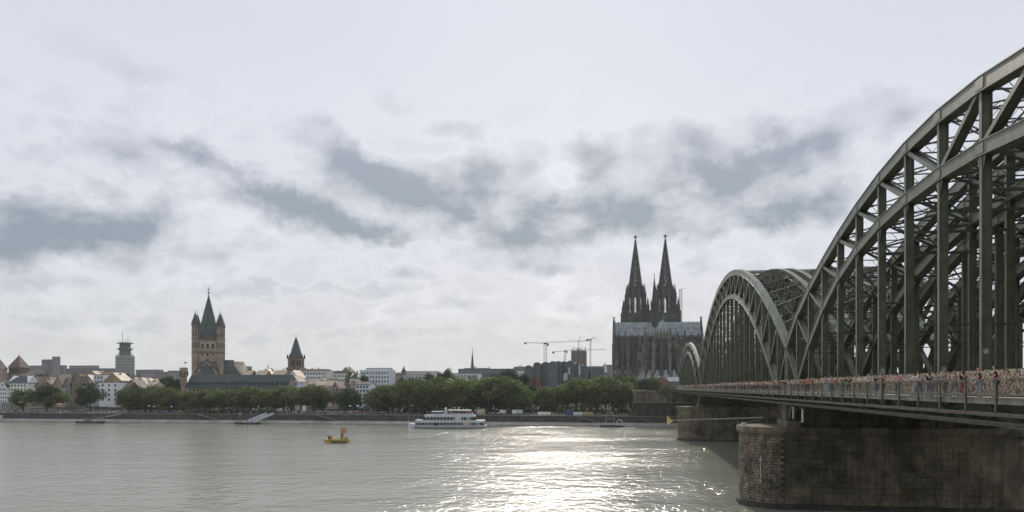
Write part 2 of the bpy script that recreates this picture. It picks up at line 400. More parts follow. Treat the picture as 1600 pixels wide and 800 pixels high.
# ------------------------------------------------------------------ bridge
BU = [2.9/CT, 137/CT, 303/CT, 424/CT]      # pier lines along the bridge axis
NP = [16, 20, 14]
def even_fit(pts, half):
    A = np.array([[1, (t/half)**2, (t/half)**4, (t/half)**6] for t, _ in pts]); y = np.array([p[1] for p in pts])
    c = np.linalg.lstsq(A, y, rcond=None)[0]
    return lambda t: float(c[0]+c[1]*(t/half)**2+c[2]*(t/half)**4+c[3]*(t/half)**6)
top_near = even_fit([(0, 25.7), (3.5, 25.65), (12.3, 25.2), (14.3, 25.0), (23.5, 23.2), (38, 20.0), (53.6, 15.1), (67, 8.2), (60, 12)], 67)
low_near = even_fit([(0, 20.3), (3.5, 20.2), (12.3, 20.1), (17.5, 19.4), (25.8, 17.6), (36.4, 14.6), (43.4, 11.4), (53.2, 5.0), (60.6, -.4), (67, -6.8)], 67)
def prof(span):
    u0, u1 = BU[span], BU[span+1]
    if span == 0: return (lambda s: EYE-.65+top_near((s-.5)*134)), (lambda s: EYE-.65+low_near((s-.5)*134))
    if span == 1: return (lambda s: EYE-.65+8.2+24.5*4*s*(1-s)), (lambda s: EYE-.65-6.8+33.4*4*s*(1-s))
    return (lambda s: EYE-.65+8.2+13.3*4*s*(1-s)), (lambda s: EYE-.65-6.8+24.3*4*s*(1-s))
DECK = EYE-.69
def chord(mb, pts, v, w, d):
    """mitred box girder through pts (u,z) in the plane x=v, with flange plates"""
    n = len(pts); P = [Vector((p[0], p[1])) for p in pts]
    secs = []
    for i in range(n):
        t0 = (P[i]-P[i-1]).normalized() if i else (P[1]-P[0]).normalized()
        t1 = (P[i+1]-P[i]).normalized() if i < n-1 else t0
        t = (t0+t1).normalized(); nn = Vector((-t.y, t.x)); k = 1/max(.5, t.dot(t0))
        secs.append((P[i], nn*k))
    def loft(x0, x1, o0, o1):
        vs = []
        for p, nn in secs:
            a = p+nn*o0; b = p+nn*o1
            vs += [(x0, a.x, a.y), (x1, a.x, a.y), (x1, b.x, b.y), (x0, b.x, b.y)]
        fs = [(0, 1, 2, 3), tuple((n-1)*4+i for i in (3, 2, 1, 0))]
        for i in range(n-1):
            for j in range(4): fs.append((i*4+j, (i+1)*4+j, (i+1)*4+(j+1) % 4, i*4+(j+1) % 4))
        mb.add(vs, fs)
    loft(v-w/2+.08, v+w/2-.08, -d/2, d/2)
    loft(v-w/2, v+w/2, d/2+.002, d/2+.09)
    loft(v-w/2-.0, v-w/2+.26, -d/2-.09, -d/2-.002); loft(v+w/2-.26, v+w/2, -d/2-.09, -d/2-.002)
    # splice plates standing proud of the web at the nodes
    for i in range(1, n-1):
        p = P[i]; t = (P[i+1]-P[i-1]).normalized()
        for sx in (-1, 1):
            x = v+sx*(w/2-.06)
            mb.bar((x, p.x-t.x*.75, p.y-t.y*.75), (x, p.x+t.x*.75, p.y+t.y*.75), .05, d*.8)
def lattice_bar(mb, a, b, depth, n, r=.055):
    a = Vector(a); b = Vector(b); dn = Vector((0, 0, depth/2))
    mb.bar(a+dn, b+dn, .13, .13); mb.bar(a-dn, b-dn, .13, .13)
    for i in range(n):
        p = a.lerp(b, i/n); q = a.lerp(b, (i+1)/n)
        mb.bar(p+dn*(1 if i % 2 else -1), q+dn*(-1 if i % 2 else 1), r, r)
def build_bridge(label, v0, main):
    root = thing('arch_bridge', label, 'bridge', (OFF0, 0, 0), -TH, 'parallel steel arch bridges')
    WV = 9.6
    for sp in range(3):
        ft, fl = prof(sp); n = NP[sp]; u0, u1 = BU[sp], BU[sp+1]
        us = [u0+(u1-u0)*i/n for i in range(n+1)]
        T = [(u, ft(i/n)) for i, u in enumerate(us)]; L = [(u, fl(i/n)) for i, u in enumerate(us)]
        for tv in (v0, v0+WV):
            tr = MB(); chord(tr, T, tv, 1.15, 1.15 if sp == 0 else 1.3)
            tro = tr.build('arch_truss', STEEL, root)
            mb = MB(); chord(mb, L, tv, 1.15, 1.05); mb.build('lower_chord', STEEL, tro)
            for i in range(1, n):
                u = us[i]
                mb = MB()   # post between the chords: I section
                zt, zl = T[i][1]-.6, L[i][1]+.55
                mb.box(tv-.36, tv+.36, u-.05, u+.05, zl, zt)
                mb.box(tv-.42, tv-.36, u-.24, u+.24, zl, zt); mb.box(tv+.36, tv+.42, u-.24, u+.24, zl, zt)
                mb.build('post', STEEL, tro)
                zl2 = L[i][1]-.55
                if zl2 > DECK+.5:
                    mb = MB(); mb.box(tv-.34, tv+.34, u-.1, u+.1, DECK-.5, zl2)
                    mb.box(tv-.40, tv-.34, u-.23, u+.23, DECK-.5, zl2); mb.box(tv+.34, tv+.40, u-.23, u+.23, DECK-.5, zl2)
                    mb.prism([(u-.27, zl2-1.3), (u-.8, zl2-.02), (u+.8, zl2-.02), (u+.27, zl2-1.3)], tv-.33, tv-.28, 'x')
                    mb.build('hanger', STEEL, tro)
            for i in range(n):
                h = n/2
                if i < h: a, b = T[i], L[i+1]      # outer node of the top chord to the inner node of the lower chord
                else: a, b = T[i+1], L[i]
                if i in (0, n-1):
                    pass
                A = Vector((tv, a[0], a[1]-.2)); B = Vector((tv, b[0], b[1]+.2)); d = (B-A).normalized()
                A = A+d*.55; B = B-d*.5
                mb = MB()
                mb.bar(A, B, .72, .16); 
                for sx in (-1, 1):
                    o = Vector((sx*.39, 0, 0)); mb.bar(A+o, B+o, .06, .46)
                mb.build('diagonal', STEEL, tro)
            for i in (0, n):        # end posts
                u = us[i]+(.75 if i == 0 else -.75); mb = MB(); mb.box(tv-.45, tv+.45, u-.3, u+.3, L[i][1]+.4, T[i][1]+.3); mb.build('end_post', STEEL, tro)
        # lateral bracing
        xa, xb = v0+.5, v0+WV-.5
        for i in range(n+1):
            mb = MB()
            lattice_bar(mb, (xa, us[i], T[i][1]), (xb, us[i], T[i][1]), 1.0 if sp == 0 else .7, 10 if main else 4)
            mb.build('cross_strut', STEEL, root)
            if L[i][1] > DECK+6:
                mb = MB(); lattice_bar(mb, (xa, us[i], L[i][1]), (xb, us[i], L[i][1]), .7, 10)
                # sway knees between the two struts
                xm = (xa+xb)/2
                mb.bar((xa, us[i], L[i][1]+.3), (xm, us[i], T[i][1]-.4), .16, .16); mb.bar((xb, us[i], L[i][1]+.3), (xm, us[i], T[i][1]-.4), .16, .16)
                zz = L[i][1]-3.4; zprev = L[i][1]
                while zz > DECK+6.6:
                    mb.bar((v0+.3, us[i], zz), (v0+WV-.3, us[i], zz), .24, .3, (0, 0, 1))
                    zprev = zz; zz -= 4.4 if sp else 99
                mb.build('sway_frame', STEEL_D, root)
        for i in range(n):
            mb = MB(); za, zb = T[i][1], T[i+1][1]
            w = .2 if sp else .16
            if sp == 0:
                for (x1, x2) in ((xa, xb), (xb, xa)):
                    mb2 = mb; A = Vector((x1, us[i]+.2, za)); B = Vector((x2, us[i+1]-.2, zb))
                    if main and (x1 == xa) == (i % 2 == 0): lattice_bar(mb2, A, B, .42, 14, .05)
                    else: mb2.bar(A+Vector((0, 0, .05)), B+Vector((0, 0, .05)), .14, .14, (0, 0, 1))
            else:
                mb.bar((xa, us[i]+.2, za+.1), (xb, us[i+1]-.2, zb+.1), w, w, (0, 0, 1)); mb.bar((xb, us[i]+.2, za-.15), (xa, us[i+1]-.2, zb-.15), w, w, (0, 0, 1))
            mb.build('top_brace', STEEL, root)
            if L[i][1] > DECK+6 and L[i+1][1] > DECK+6:
                mb = MB(); mb.bar((xa, us[i]+.2, L[i][1]), (xb, us[i+1]-.2, L[i+1][1]), .2, .2, (0, 0, 1)); mb.bar((xb, us[i]+.2, L[i][1]-.25), (xa, us[i+1]-.2, L[i+1][1]-.25), .2, .2, (0, 0, 1)); mb.build('lower_brace', STEEL_D, root)
        # deck: edge girders, floor beams, ballast
        for tv in (v0+.9, v0+WV-.9):
            mb = MB(); mb.box(tv-.12, tv+.12, u0, u1, DECK-2.1, DECK-.1); mb.box(tv-.35, tv+.35, u0, u1, DECK-2.2, DECK-2.102); mb.build('edge_girder', STEEL_D, root)
        mb = MB()
        for i in range(n+1):
            mb.box(v0+.3, v0+WV-.3, us[i]-.18, us[i]+.18, DECK-1.9, DECK-.35)
        mb.build('floor_beams', STEEL_D, root)
    mb = MB(); mb.box(v0+.5, v0+WV-.5, BU[0], BU[3], DECK-.35+.003, DECK-.12); mb.build('track_deck', BALLAST, root)
    for k in range(4):
        v = v0+2.0+(k % 2)*1.44+(k//2)*3.9; mb = MB(); mb.box(v-.04, v+.04, BU[0], BU[3], DECK-.116, DECK+.06); mb.build('rail', STEEL_B, root)
    # overhead wire portals and wires for the tracks
    for k in range(14):
        u = BU[0]+12+k*31; mb = MB(); mb.bar((v0+.5, u, DECK+7), (v0+WV-.5, u, DECK+7), .18, .18); mb.build('wire_portal', STEEL_D, root)
    return root
br1 = build_bridge('nearest of the three green steel arch bridges, carrying the footpath lined with locks', 0.0, True)
br2 = build_bridge('middle green steel arch bridge seen through the trusses of the nearest one', 12.4, False)
br3 = build_bridge('farthest of the three parallel green steel arch bridges, glimpsed through both others', 24.8, False)

# pipes with small lamps and pale paint patches on the nearest hangers
for k in range(8):
    u = BU[1]-(BU[1]-BU[0])/16*(2*k+1.0)
    mb = MB(); mb.bar((-.45, u-.3, DECK+5.0), (-2.3, u-.3, DECK+5.1), .07, .07); mb.box(-2.6, -2.2, u-.42, u-.18, DECK+4.95, DECK+5.1); mb.build('lamp_arm', RAILM, br1)
PT = mat('faded_paint_patch', (.33, .36, .33), .7, .4, 3)
for k, (i, z0, z1, w) in enumerate(((6, .8, 3.4, .34), (8, 1.4, 2.8, .3), (10, .6, 2.2, .34), (3, 1.0, 2.4, .3), (9, 3.4, 4.0, .28))):
    u = BU[1]-(BU[1]-BU[0])/16*i; rp = random.Random(k); mb = MB(); pts = []
    for j in range(12):
        a = 2*PI*j/12; q = rp.uniform(.65, 1.05); pts.append((w*math.cos(a)*q, DECK+(z0+z1)/2+(z1-z0)/2*math.sin(a)*q))
    mb.prism(pts, u-.112, u-.102); mb.build('paint_patch', PT, br1)
# footpath with railing and lock fence, cantilevered from the near bridge
WV0, WV1 = (24.3-OFF0)*CT, -.75
fp = thing('bridge_footpath', 'footpath with steel railing cantilevered from the side of the near arch bridge', 'footpath', (OFF0, 0, 0), -TH)
U0, U1 = 4.0, 445.0
mb = MB(); mb.box(WV0+.12, WV1+.3, U0, U1, DECK-.25, DECK); mb.build('walkway_slab', WALK, fp)
mb = MB(); mb.box(WV0, WV0+.12, U0, U1, DECK-.40, DECK-.02); mb.box(WV0-.04, WV0+.12, U0, U1, DECK-.018, DECK+.05); mb.build('fascia', mat('weathered_fascia', (.2, .2, .16), .8, .25, .8, 0, 4, 0, .3, .3), fp)
mb = MB(); mb.box(WV0+.02, WV0+.14, U0, U1, DECK-.02+.22, DECK+.30); mb.build('kerb_rail', STEEL_B, fp)
mb = MB(); mb.box(WV0+.5, WV0+.62, U0, U1, DECK-1.2, DECK-.98); mb.box(WV0+.4, WV0+.72, U0, U1, DECK-1.24, DECK-1.202); mb.build('outer_stringer', STEEL_B, fp)
mb = MB(); mb.box(WV0+2.55, WV0+2.7, U0, U1, DECK-2.05, DECK-1.75); mb.box(WV0+2.4, WV0+2.85, U0, U1, DECK-2.12, DECK-2.052); mb.build('inner_stringer', STEEL_B, fp)
RT = DECK+1.30
mb = MB(); mb.box(WV0-.03, WV0+.09, U0, U1, RT-.05, RT); mb.box(WV0+.01, WV0+.05, U0, U1, DECK+.36, DECK+.40); mb.build('handrail', RAILM, fp)
mb = MB(); mb.box(-.05, .05, -.09, .09, -.85, 1.27); mb.prism([(-.05, -.85), (.05, -.85), (.0, -1.15)], -.06, .06); pm = mb
first = pm.build('railing_post', RAILM, fp, loc=(WV0-.08, 9, DECK))
post_me = first.data
u = 9+4.5
while u < U1-2:
    put('railing_post', post_me, fp, None, (WV0-.08, u, DECK)); u += 4.5
mb = MB(); mb.prism([(0, -.3), (0, -.5), (.5, -1.0), (2.6, -1.8), (4.9, -2.2), (4.9, -1.9), (2.6, -1.4), (.6, -.6), (.4, -.3)], -.07, .07); brk = mb.build('bracket', STEEL_D, fp, loc=(WV0+.1, 9, DECK))
u = 9+8.4
while u < U1-2:
    put('bracket', brk.data, fp, None, (WV0+.1, u, DECK)); u += 8.4
mb = MB(); u = 30.0
while u < 190:
    mb.box(WV0+.022, WV0+.038, u-.008, u+.008, DECK+.40, RT-.05); u += .14 if u < 110 else .3
mb.build('balusters', RAILM, fp, 'stuff')
# lock fence
lf = thing('lock_fence', 'footpath fence between path and tracks, completely covered with padlocks', 'fence', (OFF0, 0, 0), -TH)
LV = WV1
FH = 2.05
mb = MB(); mb.box(LV+.10, LV+.13, U0, U1, DECK+.05, DECK+FH-.02); mb.build('mesh_panel', mat('lock_mass', (.33, .25, .17), .7, .5, 7, .9, 14, 0, .4, 0, (.09, .06, .045), 6, (.5, .62)), lf)
mb = MB(); mb.box(LV+.02, LV+.2, U0, U1, DECK+FH, DECK+FH+.06); mb.build('top_rail', RAILM, lf)
mb = MB(); mb.box(0, .08, -.05, .05, 0, FH); fpst = mb.build('fence_post', RAILM, lf, loc=(LV+.16, 8, DECK))
u = 12.2
while u < U1-3: put('fence_post', fpst.data, lf, None, (LV+.16, u, DECK)); u += 4.2
mb = MB(); rr = random.Random(5)
for k in range(21000):
    q = rr.random()
    u = 42+q*q*190 if k % 2 else 42+q*70
    z = DECK+.25+rr.random()**.9*(FH-.28); s = (.045+.05*rr.random())*(1+max(0, (u-90))/90)
    x = LV+.06-rr.random()*.07; a = rr.uniform(-.5, .5); ca_, sa_ = math.cos(a)*s, math.sin(a)*s
    mb.cur = rr.choice((0, 0, 0, 0, 1, 2, 2, 3, 3, 5, 5, 4, 4))
    t = .03
    vs = [(x, u-ca_+sa_, z-ca_-sa_), (x, u+ca_+sa_, z-ca_+sa_), (x, u+ca_-sa_, z+ca_+sa_), (x, u-ca_-sa_, z+ca_-sa_)]
    vs += [(x-t, p[1]+rr.uniform(-.01, .01), p[2]+rr.uniform(-.01, .01)) for p in vs]
    mb.add(vs, [(4, 7, 6, 5), (0, 1, 5, 4), (1, 2, 6, 5), (2, 3, 7, 6), (3, 0, 4, 7)])
mb.build('padlocks', LOCKS, lf, 'stuff', recalc=False)

# piers -------------------------------------------------------------
def pier(u, label, tip, half, zt, near):
    root = thing('bridge_pier', label, 'pier', (OFF0, 0, 0), -TH, 'river piers of the bridge')
    v0, v1 = -2.6, 37.5
    def outline(off, nn=9):
        pts = []
        for i in range(nn+1):
            a = PI/2+PI*i/nn; c, s = math.cos(a), math.sin(a)
            pts.append((v0+c*(-tip-v0*-1+0)*0+c*((v0+tip)+off), u+s*(half+off)))
        for i in range(nn+1):
            a = -PI/2+PI*i/nn; pts.append((v1+math.cos(a)*(5+off), u+math.sin(a)*(half+off)))
        return pts
    mb = MB(); mb.prism(outline(-.18 if near else 0), -4, zt, 'z'); mb.build('pier_core', STONE_W, root)
    mb = MB(); mb.prism(outline(.55), -3, .8, 'z'); mb.build('footing', BASALT, root)
    # ashlar blocks round the cutwater
    rg = random.Random(3)
    if near:
        rows = 23; ch = (zt-.9)/rows; cnt = 0
        E = []  # arc length param from south-east corner to past the tip
        A = (v0+tip); 
        for k in range(400):
            th = PI/2+PI*k/399; E.append((v0+math.cos(th)*A, u-math.sin(th)*half*1, th))
        # walk: start on the east face, 0 -> at junction
        cum = [0]
        for k in range(1, 400): cum.append(cum[-1]+math.hypot(E[k][0]-E[k-1][0], E[k][1]-E[k-1][1]))
        total = cum[-1]*.62
        def at(s):
            k = min(398, max(0, int(np.searchsorted(cum, s)))); return E[k][0], E[k][1]
        for r in range(rows):
            s = -(.6 if r % 2 else 0); z0 = .85+r*ch
            while s < total:
                w = rg.uniform(.75, 1.45); s2 = min(total+.3, s+w)
                p = at(max(0, s)+.02); q = at(s2-.02); z1 = z0+ch-.05
                if s < 0 : p = (p[0]-s*1, p[1])
                dx, dy = q[0]-p[0], q[1]-p[1]; l = math.hypot(dx, dy)
                if l < .2: s = s2; continue
                nx, ny = dy/l, -dx/l
                if nx*(p[0]-0)+ny*(p[1]-u) < 0 or (ny > 0 and False): nx, ny = -nx, -ny
                if r > 14 and rg.random() < .0: s = s2; continue
                o = rg.uniform(.02, .07); ins = .3; g = .03
                tx, ty = dx/l*g, dy/l*g
                b0 = [(p[0]-nx*ins+tx, p[1]-ny*ins+ty), (q[0]-nx*ins-tx, q[1]-ny*ins-ty), (q[0]+nx*o-tx, q[1]+ny*o-ty), (p[0]+nx*o+tx, p[1]+ny*o+ty)]
                mb = MB(); mb.prism(b0, z0+.02, z1, 'z')
                mb.build('stone', STONE, root); cnt += 1
                s = s2
        # big dressed slabs on the flank
        for r in range(12):
            v = v0+.9
            while v < 30:
                w = rg.uniform(1.6, 3.2); mb = MB(); hh = (zt-.9)/12
                mb.box(v+.03, v+w-.03, u-half-rg.uniform(.02, .1), u-half+.15, .85+r*hh+.03, .85+(r+1)*hh-.03); mb.build('wall_slab', STONE_W, root); v += w
        # white painted staff mark
        x, y = at(3.3)
        mb = MB(); 
        mb.box(-.10, .10, -.03, 0, 4.3, 9.2); mb.box(-.35, .35, -.03, 0, 8.3, 8.5)
        mb.build('painted_mark', mat('faded_white_paint', (.42, .41, .42), .8, .3, 2), root, loc=(x-.12, y-.2, 0), rotz=-.75)
    mb = MB(); mb.prism(outline(.35), zt, zt+.35, 'z'); mb.prism(outline(.55), zt+.352, zt+1.15, 'z'); mb.build('coping_slab', STONE_W, root)
    # bearing plinths between pier top and steelwork
    for v in (0, 9.6, 12.4, 22, 24.8, 34.4):
        mb = MB(); mb.box(v-1.2, v+1.2, u-4.3, u+4.3, zt+1.152, zt+2.2); mb.box(v-.8, v+.8, u-1.6, u+1.6, zt+2.202, DECK-2.3)
        mb.build('bearing_plinth', CONC if v == 0 else STONE_W, root)
    mb = MB(); mb.box(1.2, 34, u-1.2, u+1.2, zt+1.154, DECK-2.25); mb.build('cross_wall', STONE_W, root)
    return root
ZT = 13.0
p1 = pier(BU[1], 'nearer stone bridge pier with rough ashlar cutwater and white painted mark', 8.6, 6.6, ZT, True)
p2 = pier(BU[2], 'farther stone bridge pier standing beyond the yellow triangle sign', 8.9, 6.6, ZT-.6, False)
# inspection pipes hanging under the deck near the pier
for k, (v, u, lab) in enumerate(((-1.8, 126, 'short white downpipe under the footpath beside the near pier'), (-3.4, 112, 'longer pale downpipe hanging under the footpath right of the near pier'))):
    t_ = thing('downpipe', lab, 'pipe', (OFF0+v*CT+u*ST, u*CT-v*ST, DECK-2.4), -TH)
    mb = MB(); mb.tube((0, 0, -2.0), (0, 0, 0), .16, n=10); mb.build('pipe', SHIPW, t_); mb = MB(); mb.box(-.35, .35, -.35, .35, 0, .25); mb.build('flange', STEEL_D, t_)
# navigation booms
def Bw(u, v, z): return (OFF0+v*CT+u*ST, u*CT-v*ST, z)
bw = thing('signal_boom', 'long thin horizontal boom with yellow triangle sign at its tip, fixed to the near pier', 'boom', (0, 0, 0))
Atip = Vector(((1047-800)/F*128, 128, pz(657, 128))); Broot = Vector(((1192-800)/F*131, 131, pz(652.5, 131)))
mb = MB(); mb.tube(Atip, Broot, .10, .13, 8); mb.build('pole', CONC_L, bw)
mb = MB(); mb.prism([(-.05, -.75), (-.05, .85), (.95, -.1), (.3, -.6)], -.04, .04); mb.build('triangle_sign', YELL, bw, loc=Atip-Vector((.5, .15, 0)))
sb = thing('lamp_boom', 'short boom with white lamp box reaching over the edge of the near pier', 'boom', (0, 0, 0))
A1 = Vector(((1152-800)/F*130, 130, pz(661.5, 130))); B1 = Vector(((1188-800)/F*133, 133, pz(656, 133)))
mb = MB(); mb.tube(A1, B1, .07, .07, 6); mb.tube(A1+Vector((0, 0, .9)), B1+Vector((0, 0, .3)), .05, .05, 6); mb.tube(A1, A1+Vector((0, 0, .9)), .05, .05, 6); mb.build('bracket', CONC_L, sb)
mb = MB(); mb.box(-.3, .5, -.3, .3, -.55, .1); mb.build('lamp_box', SHIPW, sb, loc=A1+Vector((1.0, 0, 0)))

# west abutment and approach ----------------------------------------
ab = thing('bridge_abutment', 'massive dark stone abutment where the bridge meets the far bank', 'abutment', (0, BANK0, 0), -TH)
a0, a1 = ba(988, 12), ba(1062, 6)
aR = 140
mb = MB(); mb.box(a0, aR, 9, 60, 2, 12.6); mb.build('lower_wall', BASALT, ab)
mb = MB(); mb.box(a0, aR, 7.7, 9.6, 12.603, 13.1); mb.build('string_course', CONC, ab)
mb = MB(); mb.box(a0+.6, aR, 10, 60, 13.103, 17.9); mb.build('upper_wall', STONE_W, ab)
mb = MB()
for k in range(5): mb.box(a0+1.2+k*6.5, a0+1.9+k*6.5, 9.2, 9.998, 13.103, 17.6)
mb.build('pilasters', CONC, ab)
mb = MB(); mb.box(a0, aR, 9.3, 60, 17.903, 18.6); mb.box(a0+.1, a1+4, 9.5, 9.9, 18.603, 19.5); mb.build('parapet', STONE_W, ab)
for k in range(6):
    x = a0+3+k*4.6; mb = MB(); mb.box(x, x+1.5, 8.93, 9.02, 5.0, 9.2); mb.build('niche', WIN_D, ab)
mb = MB(); mb.box(a0, a0+8, 12, 60, 18.6+.003, 19.6); mb.build('approach_wall', CONC, ab)

# ------------------------------------------------------------------ trees
def tree_meshes(seed, kind='round', n=4200, leaf=.56):
    rg = np.random.RandomState(seed)
    # unit tree: height 1, crown radius about .5 -> scaled per instance
    cl = []
    while len(cl) < 22:
        p = rg.uniform(-1, 1, 3)
        if np.dot(p, p) < 1: cl.append((p[0]*.34, p[1]*.34, .51+p[2]*.31, rg.uniform(.15, .25)))
    vs = []; fs = []
    for k in range(n):
        c = cl[rg.randint(len(cl))]; d = rg.normal(size=3); d /= np.linalg.norm(d)
        r = c[3]*(rg.random()**.35)
        p = Vector((c[0]+d[0]*r, c[1]+d[1]*r, c[2]+d[2]*r*.85))
        if p.z < .08+.1*rg.random(): p.z = .1+.2*rg.random()
        nrm = Vector(d+rg.normal(size=3)*.5).normalized(); u = nrm.orthogonal().normalized(); w = nrm.cross(u)
        an = rg.uniform(0, PI); uu = u*math.cos(an)+w*math.sin(an); ww = nrm.cross(uu); s = leaf/20*rg.uniform(.6, 1.25)
        o = len(vs)
        vs += [tuple(p+uu*s), tuple(p+ww*s*.7), tuple(p-uu*s), tuple(p-ww*s*.7)]; fs.append((o, o+1, o+2, o+3))
    me = bpy.data.meshes.new('crown'); me.from_pydata(vs, [], fs)
    mb = MB()
    mb.tube((0, 0, -.02), (0, 0, .2), .028, .02, 7); mb.tube((0, 0, .2), (.02, .01, .5), .02, .008, 6)
    for k in range(6):
        c = cl[k]; mb.tube((0, 0, .18+.03*k), (c[0]*.8, c[1]*.8, c[2]-.02), .011, .004, 5)
    mt = bpy.data.meshes.new('trunk'); mt.from_pydata(mb.v, [], mb.f); mt.materials.append(BARK)
    return me, mt
TP = []
for s in range(6):
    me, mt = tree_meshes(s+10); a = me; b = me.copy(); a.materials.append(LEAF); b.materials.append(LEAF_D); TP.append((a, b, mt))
ANCH = [(-20, 'the left edge of the photo'), (60, 'the grey office towers'), (196, 'the round office tower'), (326, 'the great church tower'), (460, 'the town hall tower'), (525, 'the yellow boat'),
        (700, 'the white excursion ship'), (740, 'the needle spire'), (852, 'the tallest crane'), (990, 'the left cathedral spire'), (1040, 'the right cathedral spire')]
ORD = ['first', 'second', 'third', 'fourth', 'fifth', 'sixth', 'seventh', 'eighth', 'ninth', 'tenth', 'eleventh', 'twelfth', 'thirteenth']
TREES = []
def tree(px, w, ytop, wpx, zbase, dark, rowname):
    TREES.append((px, w, ytop, wpx, zbase, dark, rowname))
def make_trees():
    rg = random.Random(11); cnt = {}
    for (px, w, ytop, wpx, zb, dark, row) in sorted(TREES, key=lambda t: (t[6], t[0])):
        X, Y = city(px, w); zt = pz(ytop, Y); h = zt-zb; r = wpx/F*Y
        an = max((a for a in ANCH if a[0] <= px), key=lambda a: a[0])[1]
        k = cnt.get((row, an), 0); cnt[(row, an)] = k+1
        lab = f"{ORD[k]} {'dark' if dark else 'leafy'} tree {row} counting right from {an}"
        t = thing('broadleaf_tree', lab, 'tree', (X, Y, zb), rg.uniform(0, 6.28), 'trees '+row, (r*1.32, r*1.32, h/.93))
        p = TP[rg.randrange(6)]
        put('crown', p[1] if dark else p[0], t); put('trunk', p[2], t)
# quay row
for px, yt, wp in ((36, 604, 38), (73, 601, 44), (91, 606, 34), (141, 602, 38), (202, 602, 40), (228, 603, 40), (252, 600, 42), (276, 604, 38)): tree(px, 24+(px*7 % 9), yt, wp, 5.3, px in (73, 141), 'on the quay')
for px, yt, wp in ((299, 610, 38), (322, 607, 40), (346, 605, 42), (371, 607, 40), (392, 600, 46), (418, 606, 44), (443, 605, 44), (466, 600, 50), (490, 599, 52)): tree(px, 24+(px*7 % 9), yt, wp, 5.3, False, 'on the quay')
tree(541, 30, 606, 40, 5.3, True, 'on the quay'); tree(553, 26, 611, 26, 5.3, True, 'on the quay')
for px, yt, wp in ((594, 599, 46), (614, 595, 50), (636, 592, 56), (662, 591, 56), (688, 592, 56), (714, 591, 56), (740, 591, 56), (764, 587, 62), (788, 591, 60), (806, 598, 46)): tree(px, 22+(px*7 % 11), yt, wp, 5.3, False, 'on the quay')
for px, yt, wp in ((588, 604, 40), (625, 598, 46), (672, 595, 52), (688, 597, 44), (722, 595, 52), (736, 596, 44), (768, 592, 52), (800, 596, 46), (815, 604, 30)): tree(px, 44, yt, wp, 5.3, False, 'in the third quay row')
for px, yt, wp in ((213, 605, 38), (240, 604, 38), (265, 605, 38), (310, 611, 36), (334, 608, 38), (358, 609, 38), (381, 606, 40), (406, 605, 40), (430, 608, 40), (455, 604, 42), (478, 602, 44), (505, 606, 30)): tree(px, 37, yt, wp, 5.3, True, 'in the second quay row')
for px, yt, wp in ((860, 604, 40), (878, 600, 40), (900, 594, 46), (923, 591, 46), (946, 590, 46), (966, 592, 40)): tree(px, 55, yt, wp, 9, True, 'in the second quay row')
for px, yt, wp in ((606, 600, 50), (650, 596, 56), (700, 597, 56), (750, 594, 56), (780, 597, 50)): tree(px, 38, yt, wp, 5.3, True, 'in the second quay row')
for px, yt, wp in ((851, 603, 36), (868, 601, 42), (887, 595, 44), (912, 588, 56), (934, 586, 56), (958, 586, 56), (972, 592, 48)): tree(px, 38+(px*7 % 11), yt, wp, 5.7, False, 'on the quay')
for px, yt, wp in ((829, 598, 30), (838, 608, 30)): tree(px, 50, yt, wp, 9, True, 'beside the museum')
for px, yt, wp in ((792, 576, 40), (810, 580, 34), (775, 583, 30)): tree(px, 95, yt, wp, 11, True, 'behind the quay row')
for px, yt, wp in ((968, 582, 26), (1008, 590, 26), (1022, 586, 24), (1042, 600, 14), (1004, 592, 22), (985, 583, 22)): tree(px, 110, yt, wp, 14, px in (1008, 1004), 'below the cathedral')
for px, yt, wp in ((52, 583, 20), (70, 580, 26), (84, 583, 22), (190, 580, 26), (204, 579, 24), (215, 583, 20), (242, 592, 30), (262, 586, 34), (276, 589, 30), (284, 592, 24)): tree(px, 135, yt, wp, 9.5, True, 'among the roofs')
for px, yt, wp in ((388, 572, 14), (505, 592, 18), (514, 586, 12), (549, 572, 16), (568, 587, 16), (571, 584, 12), (636, 586, 32), (660, 585, 30), (672, 582, 24), (688, 579, 22), (700, 573, 22), (738, 583, 18)): tree(px, 120, yt, wp, 10, px not in (549,), 'among the roofs')
for px in (820, 990): pass
make_trees()
# clipped hedge / shrubs under the quay trees
mb = MB(); rg = random.Random(4)
for (x0, x1, w, h) in ((290, 400, 12, 4.0), (404, 430, 12, 3.2), (630, 690, 40, 3), (560, 830, 46, 4), (820, 990, 48, 4.5), (196, 290, 40, 3.5), (940, 1000, 30, 2.4)):
    a_, b_ = ba(x0, w), ba(x1, w)
    for k in range(int((b_-a_)*22)):
        p = Vector((rg.uniform(a_, b_), w+rg.uniform(-1.2, 1.2), 5.3+rg.random()*h*(.7+.3*math.sin(k*.01))))
        d = Vector((rg.gauss(0, 1), rg.gauss(0, 1), rg.gauss(0, 1))).normalized(); u = d.orthogonal()*rg.uniform(.25, .5); v = d.cross(u)
        mb.add([p+u, p+v, p-u, p-v], [(0, 1, 2, 3)])
tag(bobj(mb, 'undergrowth', LEAF_D, 'stuff'), 'dark hedges and undergrowth beneath the quay trees', 'undergrowth')

